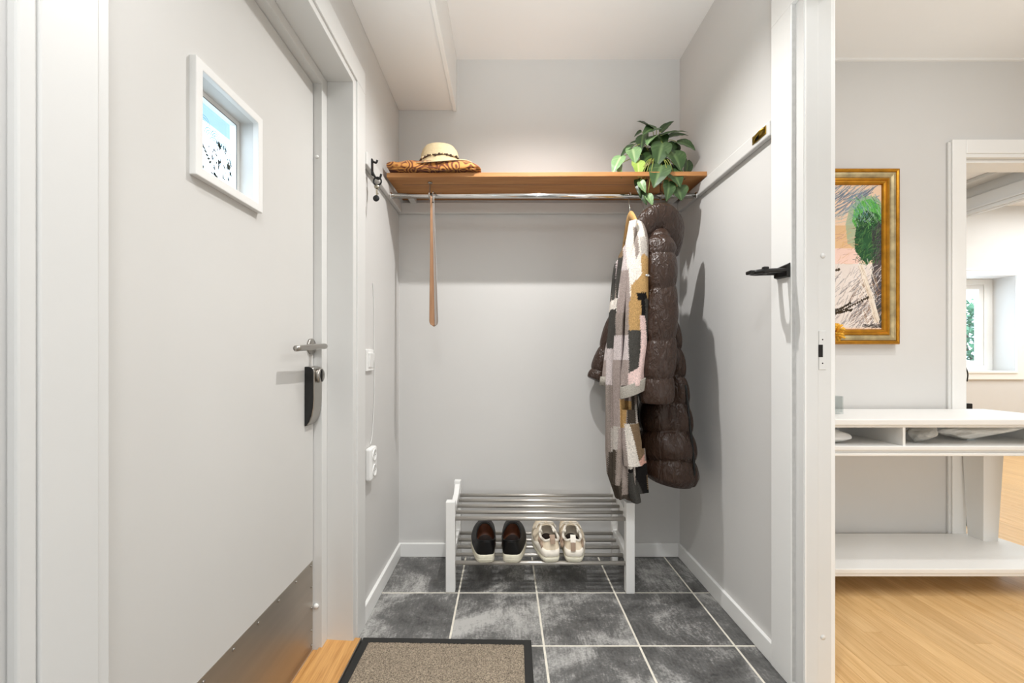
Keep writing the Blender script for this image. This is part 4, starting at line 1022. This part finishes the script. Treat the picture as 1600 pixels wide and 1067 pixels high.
def pat_cols(vs, ref=1.72):
    A_ = np.array(vs); u = A_[:, 0]*F/ref+VX; q = VY-(A_[:, 2]-1)*F/ref
    u = u+.5*np.sin(q*1.9); q = q+.5*np.sin(u*2.3)
    out = np.ones((len(vs), 4)); out[:, :3] = GRY
    for poly, col_ in PAT:
        msk = np.zeros(len(vs), bool); j = len(poly)-1
        for i in range(len(poly)):
            xi, yi = poly[i]; xj, yj = poly[j]
            msk ^= ((yi > q) != (yj > q)) & (u < (xj-xi)*(q-yi)/(yj-yi+1e-9)+xi); j = i
        out[msk, :3] = col_
    return out
wc = thing('wool_coat', 'patchwork wool coat in grey, camel, black and pink on wooden hanger', 'coat', (.52, 1.85, 1.55))
# z, centre x at hanger line, half thickness, half depth, centre Y
tab = [(.440, .515, .055, .120, 1.80), (.50, .517, .074, .135, 1.81), (.60, .515, .076, .135, 1.82), (.80, .510, .072, .135, 1.83), (1.0, .512, .070, .135, 1.84), (1.2, .518, .060, .145, 1.85), (1.35, .525, .052, .155, 1.86), (1.45, .532, .044, .160, 1.865), (1.52, .540, .032, .150, 1.865), (1.560, .548, .020, .110, 1.87), (1.595, .552, .012, .060, 1.88)]
m = MB(); R = []; NR = 220; nz = 330
for i in range(nz+1):
    z = .440+(1.595-.440)*i/nz
    cx, a_, b_, cy_ = lerp_tab(tab, z); ring = []
    low = max(0, min(1, (1.35-z)/.5))
    for j in range(NR):
        t = 2*PI*j/NR
        f = 1+low*(.10*math.cos(7*t+1.3*math.sin(z*3))+.05*math.cos(13*t+z*4))
        # front slit of the open coat on the near left
        ds = abs(((t-PI*1.16+PI) % (2*PI))-PI)
        if z > 1.22 and ds < .26: f *= 1-.55*min(1, (z-1.22)/.1)*(1-(ds/.26)**2)
        X, Yv = math.cos(t)*a_*f, math.sin(t)*b_*f
        if X > 0: X *= .82
        if z > 1.40: X = max(X, -a_*f+(a_*f+.008)*min(1, (z-1.40)/.09))
        hem = 0
        if i < 66:
            hem = (1-i/66)*(.018*math.cos(t*2+.8)-.012*math.cos(5*t))
        ring.append((cx+X+.22*Yv, cy_+Yv, z+hem))
    R.append(ring)
m.rings(R); m.build('coat_body', M['wool'], wc, colors=pat_cols(m.v, 1.82))
# front edge panels hanging proud of the body (long vertical folds)
def panel(pts, name, th=.008, wav=.006):
    m = MB(); R = []
    for i in range(260):
        t = i/259; L_, Rr = pts(t); ring = []
        for k in range(25):
            u = k/24; p = L_.lerp(Rr, u); p = p+Vector((0, -.016*math.sin(PI*u)+wav*math.sin(2*PI*u+3*t), 0)); ring.append(p)
        for k in range(24, -1, -1):
            u = k/24; p = L_.lerp(Rr, u); p = p+Vector((0, th-.016*math.sin(PI*u)*.8+wav*math.sin(2*PI*u+3*t), 0)); ring.append(p)
        R.append(ring)
    m.rings(R); m.build(name, M['wool'], wc, colors=pat_cols(m.v))
def pf(tabl, Y):
    def g_(t):
        py = tabl[0][0]+(tabl[-1][0]-tabl[0][0])*t
        l, r = lerp_tab(tabl, py); return P(l, py+0*t, Y), P(r, py, Y)
    return g_
panel(pf([(345, 984, 996), (385, 977, 993), (440, 969, 985), (500, 962, 977), (580, 958, 976), (660, 959, 976), (740, 958, 977), (757, 957, 976)], 1.690), 'front_panel')
panel(pf([(640, 972, 994), (690, 972, 1003), (728, 975, 1004)], 1.675), 'front_panel', .006, .003)
panel(pf([(700, 976, 1008), (735, 978, 1012), (770, 981, 1014)], 1.70), 'hem_panel', .006, .004)
panel(pf([(725, 978, 988), (750, 978, 994), (770, 982, 1000), (785, 987, 1002)], 1.685), 'hem_flap', .006, .003)
# near sleeve
pth = smooth_path([P(996, 348, 1.735), P(998, 375, 1.70), P(996, 440, 1.672), P(993, 520, 1.655), P(989, 580, 1.645), P(988, 603, 1.643)], 44)
rad = [.020+.024*min(1, i/50) for i in range(len(pth))]
m = MB(); m.tube(pth, rad, 80, flat=(.98, .72), up=(1, 0, 0), mod=lambda t, a: 1+.07*math.cos(3*a+9*t)+.05*math.cos(5*a-14*t)*t)
m.build('sleeve', M['wool'], wc, colors=pat_cols(m.v))
pth = smooth_path([P(985, 601, 1.632), P(989, 606, 1.634), P(990, 613, 1.636), P(989, 619, 1.638)], 6)
pth = [P(988.5-.0*i, 597+1.0*i, 1.643) for i in range(20)]
m = MB(); R = []
for i, p in enumerate(pth):
    ring = []
    for j in range(36):
        a = 2*PI*j/36; k = 1+.05*math.cos(3*a)+(.03*math.sin(i/19*PI))
        ring.append((p.x+.049*math.cos(a)*k, p.y+.034*math.sin(a)*k, p.z+.030*math.cos(a)*.62))
    R.append(ring)
m.rings(R, False, False); o = m.build('cuff', M['wool'], wc, colors=[(*CUFFC, 1)]*len(m.v)); o['label'] = 'turned-up light grey cuff'
o.modifiers.new('solid', 'SOLIDIFY').thickness = .005
# far sleeve
pth = smooth_path([(.575, 1.99, 1.47), (.555, 2.0, 1.25), (.515, 1.985, 1.02), (.497, 1.97, .90)], 14)
m = MB(); m.tube(pth, [.030+.014*min(1, i/12) for i in range(len(pth))], 24, flat=(1, .8), up=(1, 0, 0)); m.build('sleeve', M['wool'], wc, colors=pat_cols(m.v))
m = MB(); m.tube([(.494, 1.967, .905), (.490, 1.964, .865)], .049, 24, flat=(1, .8), up=(1, 0, 0)); m.build('cuff', M['wool'], wc, colors=[(*CUFFC, 1)]*len(m.v))

# ------------------------------------------------------------------ brown puffer coat
pc_ = thing('puffer_coat', 'long glossy brown quilted puffer coat with hood, nearest right wall', 'coat', (.66, 1.85, 1.5))
def quilt(z, z0, step):
    t = ((z-z0)/step) % 1.0
    return (max(0.0, math.sin(PI*t)))**.4
ztop, zbot = 1.53, .485
tab = [(.485, .706, .104, .110, 1.80), (.51, .706, .116, .140, 1.81), (.60, .704, .116, .160, 1.83), (.80, .694, .104, .168, 1.845), (1.0, .682, .088, .170, 1.85), (1.2, .668, .074, .172, 1.855), (1.35, .660, .066, .175, 1.86), (1.44, .655, .058, .165, 1.865), (1.50, .652, .048, .120, 1.87), (1.53, .650, .035, .070, 1.875)]
m = MB(); R = []; NZ = 190; NR = 110
seams = []
for i in range(NZ+1):
    z = zbot+(ztop-zbot)*i/NZ; cx, a_, b_, cy_ = lerp_tab(tab, z); ring = []
    for j in range(NR):
        t = 2*PI*j/NR
        sag = .010*math.cos(2*t+.4)
        qf = quilt(z+sag, zbot-.03, .117)
        pk = .010*(1-qf)*math.sin(23*t+3*math.sin(z*17))+.006*math.sin(9*t+z*21)
        f = .835+.175*qf+pk
        dn = abs(((t-PI*1.5+PI) % (2*PI))-PI)
        f *= 1-.30*math.exp(-(dn/.42)**2)*min(1, max(0, (z-.62)/.12))*min(1, max(0, (1.40-z)/.1))
        # side-vent crease on the near right
        ds = abs(((t-PI*1.72+PI) % (2*PI))-PI)
        if ds < .12: f *= 1-.07*(1-(ds/.12)**2)
        X, Yv = math.cos(t)*a_*f, math.sin(t)*b_*f
        hem = (1-i/16)*(.016*math.cos(t-1.0)) if i < 16 else 0
        ring.append((cx+X+.06*Yv, cy_+Yv, z+hem-.02*math.cos(t)*(1 if i < 16 else 0)*(1-i/16 if i < 16 else 0)))
    R.append(ring)
m.rings(R); m.build('coat_body', M['puffer'], pc_)
def sleeve(path, r0, r1, nb, name, fl=(1, .85), seg=44, n=14, ramp=.12):
    pth = smooth_path(path, n); q = len(pth); m = MB()
    def mod(t, a):
        qf = max(0, math.sin(PI*((t*nb+.06*math.cos(a+.6)+.02*math.sin(3*a)) % 1)))**.38
        return .78+.23*qf+.022*(1-qf)*math.sin(13*a+5*t)+.010*math.sin(6*a+t*17)+.006*math.sin(11*a-t*31)
    m.tube(pth, [(r0+(r1-r0)*min(1, i/(q*ramp))**.8) for i in range(q)], seg, flat=fl, up=(1, 0, 0), mod=mod); return m.build(name, M['puffer'], pc_)
sl = sleeve([P(1034, 360, 1.76), P(1032, 374, 1.73), P(1031, 400, 1.695), P(1033, 450, 1.675), P(1032, 530, 1.655), P(1028, 590, 1.645), P(1027, 630, 1.645)], .012, .064, 6.0, 'sleeve', (1, .80), n=22, ramp=.27)
sleeve([(.625, 2.0, 1.44), (.585, 2.03, 1.30), (.535, 2.052, 1.12), (.478, 2.055, .95), (.452, 2.05, .885)], .035, .058, 5.0, 'sleeve', (1, .80), n=18)
# hood
pth = smooth_path([P(1009, 402, 1.80), P(1009, 378, 1.775), P(1013, 356, 1.765), P(1025, 343, 1.765), P(1039, 345, 1.775), P(1047, 360, 1.79), P(1047, 380, 1.81), P(1042, 398, 1.84)], 10)
m = MB(); m.tube(pth, [.014+.015*math.sin(PI*(.10+.75*i/(len(pth)-1)))+.010*(i/(len(pth)-1)) for i in range(len(pth))], 26, flat=(1, 1.9), up=(0, 1, 0), mod=lambda t, a: 1+.05*math.cos(3*a+11*t)+.05*max(0, math.sin(PI*((t*3.2) % 1)))**.3+.012*math.sin(27*t+4*a)); m.build('hood', M['puffer'], pc_)
m = MB(); R = []
for i in range(9):
    v = i/8; z = 1.44+.10*v; r = .055*math.sqrt(max(.02, 1-(v*.98)**2))
    R.append([(.655+r*.72*math.cos(t), 1.90+r*1.1*math.sin(t), z) for t in np.linspace(0, 2*PI, 21)[:-1]])
m.rings(R); m.build('hood_lining', M['puffer'], pc_)
m = MB(); R = []
for i in range(12):
    v = i/11; c = P(1013+20*v, 343-9*math.sin(PI*v), 1.775); R.append([(c.x+.004*math.cos(t), c.y+.012*math.sin(t), c.z+.010*math.sin(t+1)) for t in np.linspace(0, 2*PI, 9)[:-1]])
m.rings(R); m.build('collar_edge', M['puffer'], pc_)
# zip of the side vent
cz_ = []
for k in range(26):
    z = .52+(.885-.52)*k/25; cx, a_, b_, cy_ = lerp_tab(tab, z); t = PI*1.72; f = .975*.965
    cz_.append((cx+math.cos(t)*a_*f+.06*math.sin(t)*b_*f, cy_+math.sin(t)*b_*f-.001, z))
MB().tube(cz_, .0055, 8, flat=(.9, .6)).build('vent_zip', M['zip'], pc_)
c = P(1013.5, 430, 1.632)
bd = MB().lathe([(.0085, 0), (.0085, -.003), (.006, -.004), (.0001, -.004)], (c.x-.004, c.y+.004, c.z), 16, 'y', .6, 1).build('sleeve_badge', M['silver'], pc_); bd['label'] = 'small silver badge on the sleeve'

# ------------------------------------------------------------------ console table
ct = thing('console_table', 'white lacquered console table with drawerless middle compartment and low shelf', 'table', (1.7, 1.93, 0))
TX0, TX1 = 1.02, 2.39
ff, bk = 1.75, 2.105
MB().hexa([(TX0, ff, .716), (2.42, ff, .716), (TX1, bk, .716), (TX0, bk, .716), (TX0, ff, .742), (2.42, ff, .742), (TX1, bk, .742), (TX0, bk, .742)]).build('table_top', M['white'], ct, bevel=.004)
MB().box(TX0+.01, 2.40, ff+.008, ff+.02, .706, .7165).build('top_moulding', M['white'], ct, bevel=.003)
MB().hexa([(TX0, ff, .612), (2.42, ff, .612), (TX1, bk, .612), (TX0, bk, .612), (TX0, ff, .630), (2.42, ff, .630), (TX1, bk, .630), (TX0, bk, .630)]).build('middle_shelf', M['white'], ct, bevel=.003)
MB().box(TX0+.01, 2.40, ff+.012, ff+.030, .590, .612).build('apron', M['white'], ct, bevel=.002)
MB().box(TX0+.01, 2.40, ff+.002, ff+.012, .588, .600).build('apron_bead', M['white'], ct, bevel=.003)
MB().box(1.663, 1.674, ff+.010, bk-.01, .630, .716).build('divider', M['white'], ct, bevel=.001)
MB().box(2.33, 2.345, ff+.06, bk-.01, .630, .716).build('end_panel', M['white'], ct, bevel=.001)
MB().lathe([(.004, 0), (.004, -.006), (.009, -.012), (.010, -.018), (.006, -.023), (.0001, -.024)], (2.33, 1.93, .70), 16, 'x').build('knob', M['blackmetal'], ct)
MB().hexa([(TX0, ff, .100), (2.45, ff, .100), (2.40, bk, .100), (TX0, bk, .100), (TX0, ff, .120), (2.45, ff, .120), (2.40, bk, .120), (TX0, bk, .120)]).build('low_shelf', M['white'], ct, bevel=.003)
MB().box(TX0+.01, 2.44, ff+.004, ff+.020, .086, .1005).build('shelf_moulding', M['white'], ct, bevel=.003)
def leg(x, y):
    w0, w1 = .050, .032
    q = [(x-w1, y-w1, 0), (x+w1, y-w1, 0), (x+w1, y+w1, 0), (x-w1, y+w1, 0), (x-w0, y-w0, .612), (x+w0, y-w0, .612), (x+w0, y+w0, .612), (x-w0, y+w0, .612)]
    MB().hexa(q).build('leg', M['white'], ct, bevel=.003)
leg(2.325, 2.05); leg(1.08, 2.05); leg(1.08, 1.815); 
leg(2.36, 1.805)
def rock(name, label, cat, c, s, mt, seed, z):
    rg = random.Random(seed); bm = bmesh.new(); bmesh.ops.create_icosphere(bm, subdivisions=4, radius=1)
    dirs = [(Vector((rg.uniform(-1, 1), rg.uniform(-1, 1), rg.uniform(-1, 1))).normalized(), rg.uniform(.42, .82)) for _ in range(26)]
    vs = []
    for v in bm.verts:
        p = v.co.copy()
        for d, h in dirs:
            k = p.dot(d)
            if k > h: p -= d*(k-h)*.9
        p += v.co.normalized()*.04*math.sin(9*p.x+seed)*math.cos(8*p.y+5*p.z)
        vs.append(p)
    zmin = min(p.z for p in vs)
    vs = [(c[0]+p.x*s[0], c[1]+p.y*s[1], z+(p.z-zmin)*s[2]) for p in vs]
    bm.verts.ensure_lookup_table(); fs = [[v.index for v in f.verts] for f in bm.faces]; bm.free()
    o = MB().add(vs, fs, True).build(name, mt); tag(o, label, cat); return o
rock('white_stone', 'rough white stone in the left compartment of the console table', 'stone', (1.40, 1.83), (.145, .060, .050), M['stonew'], 21, .6305)
rock('grey_stone', 'jagged grey stone beside the console table divider', 'stone', (1.800, 1.83), (.072, .055, .056), M['stoneg'], 8, .6305)
o = rock('driftwood_piece', 'long pale driftwood slab in the right console table compartment', 'driftwood', (2.09, 1.885), (.245, .065, .046), M['drift'], 12, .6305)
# glass vase with branches
va = thing('glass_vase', 'small square clear glass vase on the console table by doorway edge', 'vase', (1.49, 1.95, .742))
m = MB(); x0, x1, y0, y1, z0, z1 = 1.455, 1.535, 1.91, 1.99, .7425, .822
tk = .004
m.box(x0, x1, y0, y1, z0, z0+.008).box(x0, x0+tk, y0, y1, z0+.008, z1).box(x1-tk, x1, y0, y1, z0+.008, z1).box(x0+tk, x1-tk, y0, y0+tk, z0+.008, z1).box(x0+tk, x1-tk, y1-tk, y1, z0+.008, z1)
m.build('vase_wall', M['clearglass'], va)
br = thing('dried_branches', 'dark dried budding twigs with yellow bloom in the glass vase', 'branches', (1.49, 1.95, .76))
rg = random.Random(9)
for k, pts in enumerate([[P(1297, 641, 1.95), P(1288, 560, 1.95), P(1299, 498, 1.94), P(1320, 483, 1.93), P(1356, 465, 1.92)], [P(1297, 641, 1.96), P(1290, 560, 1.96), P(1298, 496, 1.95), P(1312, 488, 1.95), P(1331, 484, 1.94)], [P(1296, 641, 1.97), P(1285, 560, 1.97), P(1298, 493, 1.96), P(1312, 483, 1.96), P(1329, 473, 1.96)], [P(1296, 641, 1.94), P(1280, 540, 1.95), P(1297, 436, 1.96), P(1311, 421, 1.96)]]):
    sp_ = smooth_path(pts, 9); st_ = MB().tube(sp_, .0022, 6).build('twig', M['twig'], br)
    m = MB()
    for i, p in enumerate(smooth_path(sp_[::3], 4)):
        if p.x > P(1299, 0, 1.95).x:
            for r_ in range(2):
                c = p+Vector((rg.uniform(-.003, .003), -.002, rg.uniform(-.004, .004))); m.lathe([(.0001, -.005), (.0024, -.0015), (.0024, .0015), (.0001, .005)], c, 6)
    m.build('buds', M['twig'], st_)
m = MB(); c = P(1303, 520, 1.93)
for k in range(70):
    d = Vector((rg.gauss(0, 1), rg.gauss(0, 1), rg.gauss(0, 1))).normalized()
    m.tube([c, c+d*rg.uniform(.03, .05)], [.002, .005], 5)
m.build('bloom', M['yellow'], br)
MB().tube(smooth_path([P(1297, 641, 1.95), P(1295, 580, 1.94), c], 6), .002, 6).build('bloom_stem', M['stem'], br)

# ------------------------------------------------------------------ framed drawing
pa = thing('framed_drawing', 'pastel landscape drawing in a wide gold and champagne frame', 'picture', (1.64, 2.1, 1.5))
fx0, fx1, fz0, fz1 = 1.30, 1.965, 1.064, 1.940
yb = YB-.002
def mould(profile, name, mt):
    R = []
    for ins, h in profile:
        R.append([(fx0+ins, yb-h, fz0+ins), (fx1-ins, yb-h, fz0+ins), (fx1-ins, yb-h, fz1-ins), (fx0+ins, yb-h, fz1-ins)])
    MB().rings(R, False, False, smooth=False).build(name, mt, pa)
mould([(0, 0), (0, .020), (.004, .027), (.011, .029), (.017, .026), (.019, .022)], 'outer_moulding', M['gold'])
mould([(.019, .022), (.022, .025), (.032, .026), (.042, .022), (.046, .018)], 'champagne_band', M['champagne'])
mould([(.046, .018), (.050, .022), (.056, .022), (.060, .017), (.066, .018), (.073, .014), (.077, .006)], 'inner_moulding', M['gold'])
cx0, cx1, cz0, cz1 = fx0+.076, fx1-.076, fz0+.076, fz1-.076
GW, GH = 230, 330
img = np.zeros((GH, GW, 3)); rs = np.random.RandomState(3)
def srgb(c): return np.array(lin(c))
img[:] = srgb((238, 206, 178))
def u_of(px): return ((P(px, 0, 2.11).x-cx0)/(cx1-cx0))*(GW-1)
def v_of(py): return ((P(0, py, 2.11).z-cz0)/(cz1-cz0))*(GH-1)
YY, XX = np.mgrid[0:GH, 0:GW]
def fill(poly, col, al=1.0):
    pts = [(u_of(a), v_of(b)) for a, b in poly]; mask = np.zeros((GH, GW), bool); n = len(pts); j = n-1
    for i in range(n):
        xi, yi = pts[i]; xj, yj = pts[j]
        cnd = ((yi > YY) != (yj > YY)) & (XX < (xj-xi)*(YY-yi)/(yj-yi+1e-9)+xi); mask ^= cnd; j = i
    img[mask] = img[mask]*(1-al)+srgb(col)*al
def strokes(n, box, L, ang, cols, al=.8, spread=.25, wd=1.0):
    x0, x1, y0, y1 = box
    for _ in range(n):
        u = u_of(rs.uniform(x0, x1)); v = v_of(rs.uniform(y0, y1)); a = ang+rs.normal(0, spread); l = L*rs.uniform(.6, 1.3); c = srgb(cols[rs.randint(len(cols))])
        k = int(l*1.6); bend = rs.normal(0, .15)
        for i in range(k):
            t = i/k-.5; x = u+math.cos(a+bend*t)*l*t; y = v+math.sin(a+bend*t)*l*t
            for w_ in range(int(max(1, wd))):
                xi, yi = int(x), int(y+w_)
                if 0 <= xi < GW and 0 <= yi < GH: img[yi, xi] = img[yi, xi]*(1-al)+c*al
strokes(260, (1180, 1365, 292, 335), 40, .65, [(120, 140, 160), (150, 165, 175), (98, 118, 138), (190, 190, 186)], .6, .15, 2)
strokes(90, (1180, 1340, 330, 350), 30, .5, [(170, 190, 190), (130, 160, 165), (220, 200, 170)], .6)
fill([(1180, 352), (1335, 352), (1342, 380), (1342, 395), (1180, 395)], (226, 186, 142))
fill([(1180, 388), (1345, 388), (1350, 415), (1180, 415)], (238, 204, 190))
fill([(1180, 412), (1384, 412), (1384, 512), (1180, 512)], (226, 214, 206))
fill([(1180, 335), (1305, 345), (1306, 360), (1180, 372)], (110, 140, 130), .7)
fill([(1322, 350), (1328, 325), (1340, 312), (1358, 305), (1375, 312), (1384, 330), (1384, 420), (1325, 380)], (150, 180, 150), .75)
fill([(1332, 345), (1336, 325), (1348, 313), (1362, 310), (1374, 320), (1380, 345), (1360, 345), (1340, 360)], (98, 178, 84))
fill([(1336, 372), (1342, 335), (1356, 328), (1372, 334), (1374, 360), (1366, 400), (1356, 414), (1345, 402), (1337, 392)], (42, 84, 50))
fill([(1362, 365), (1372, 345), (1384, 340), (1384, 512), (1376, 512), (1368, 470), (1362, 430), (1366, 400)], (62, 66, 64))
fill([(1364, 405), (1384, 385), (1384, 500), (1374, 470), (1364, 440)], (84, 74, 74))
strokes(130, (1335, 1382, 308, 350), 22, 1.9, [(130, 200, 110), (60, 120, 60), (160, 190, 170), (96, 130, 150)], .7, .5)
strokes(240, (1338, 1376, 335, 412), 14, 1.0, [(30, 62, 40), (60, 110, 66), (90, 130, 70), (24, 40, 34)], .7, .7)
strokes(150, (1362, 1384, 350, 480), 18, 1.1, [(40, 40, 42), (96, 88, 92), (70, 60, 60)], .7, .4)
strokes(160, (1180, 1340, 356, 412), 16, .4, [(204, 160, 120), (190, 140, 130), (230, 190, 170), (214, 170, 110)], .6, .3)
strokes(620, (1180, 1384, 415, 510), 24, .9, [(120, 122, 130), (150, 140, 140), (236, 230, 226), (96, 92, 96), (196, 180, 170)], .65, .25)
strokes(160, (1330, 1384, 440, 510), 20, .8, [(70, 66, 70), (140, 110, 90), (110, 100, 100)], .7, .25)
fill([(1343, 415), (1349, 412), (1376, 500), (1368, 506)], (228, 214, 196), .85)
strokes(40, (1345, 1372, 415, 505), 30, 1.95, [(240, 232, 220), (180, 150, 120)], .6, .1)
strokes(50, (1352, 1382, 506, 511), 12, .2, [(70, 64, 60)], .7, .3)
vs = [(cx0+(cx1-cx0)*i/(GW-1), yb-.005, cz0+(cz1-cz0)*j/(GH-1)) for j in range(GH) for i in range(GW)]
fs = [(j*GW+i, j*GW+i+1, (j+1)*GW+i+1, (j+1)*GW+i) for j in range(GH-1) for i in range(GW-1)]
cols = np.concatenate([img.reshape(-1, 3), np.ones((GW*GH, 1))], 1)
MB().add(vs, fs).build('drawing_sheet', M['paint'], pa, colors=cols)
MB().box(fx0+.005, fx1-.005, yb-.004, yb, fz0+.005, fz1-.005).build('backing', M['twig'], pa)

# ------------------------------------------------------------------ black floor lamp in the window room
fl_ = thing('floor_lamp', 'black floor lamp with thin curved arm behind the far doorway casing', 'lamp', (2.78, 2.6, 0))
lx = P(1498, 0, 2.6).x
MB().lathe([(.11, 0), (.11, .012), (.10, .02), (.012, .024)], (lx-.05, 2.6, 0.0005), 28).build('base', M['blackmetal'], fl_)
MB().cyl((lx-.01, 2.6, .02), (lx-.01, 2.6, .93), .008, 12).build('pole', M['blackmetal'], fl_)
MB().tube(smooth_path([P(1499, 596, 2.6), P(1502, 572, 2.6), P(1507, 571, 2.6), P(1512, 583, 2.6), P(1511, 596, 2.6)], 6), .0032, 8).build('arm', M['blackmetal'], fl_)
c0, c1 = P(1497, 640, 2.6), P(1516, 630, 2.6); MB().box(c0.x, c1.x, 2.585, 2.615, c0.z, c1.z).build('clamp', M['blackmetal'], fl_, bevel=.004)
c0, c1 = P(1497, 728, 2.6), P(1513, 713, 2.6); MB().box(c0.x, c1.x, 2.585, 2.615, c0.z, c1.z).build('clamp', M['blackmetal'], fl_, bevel=.004)
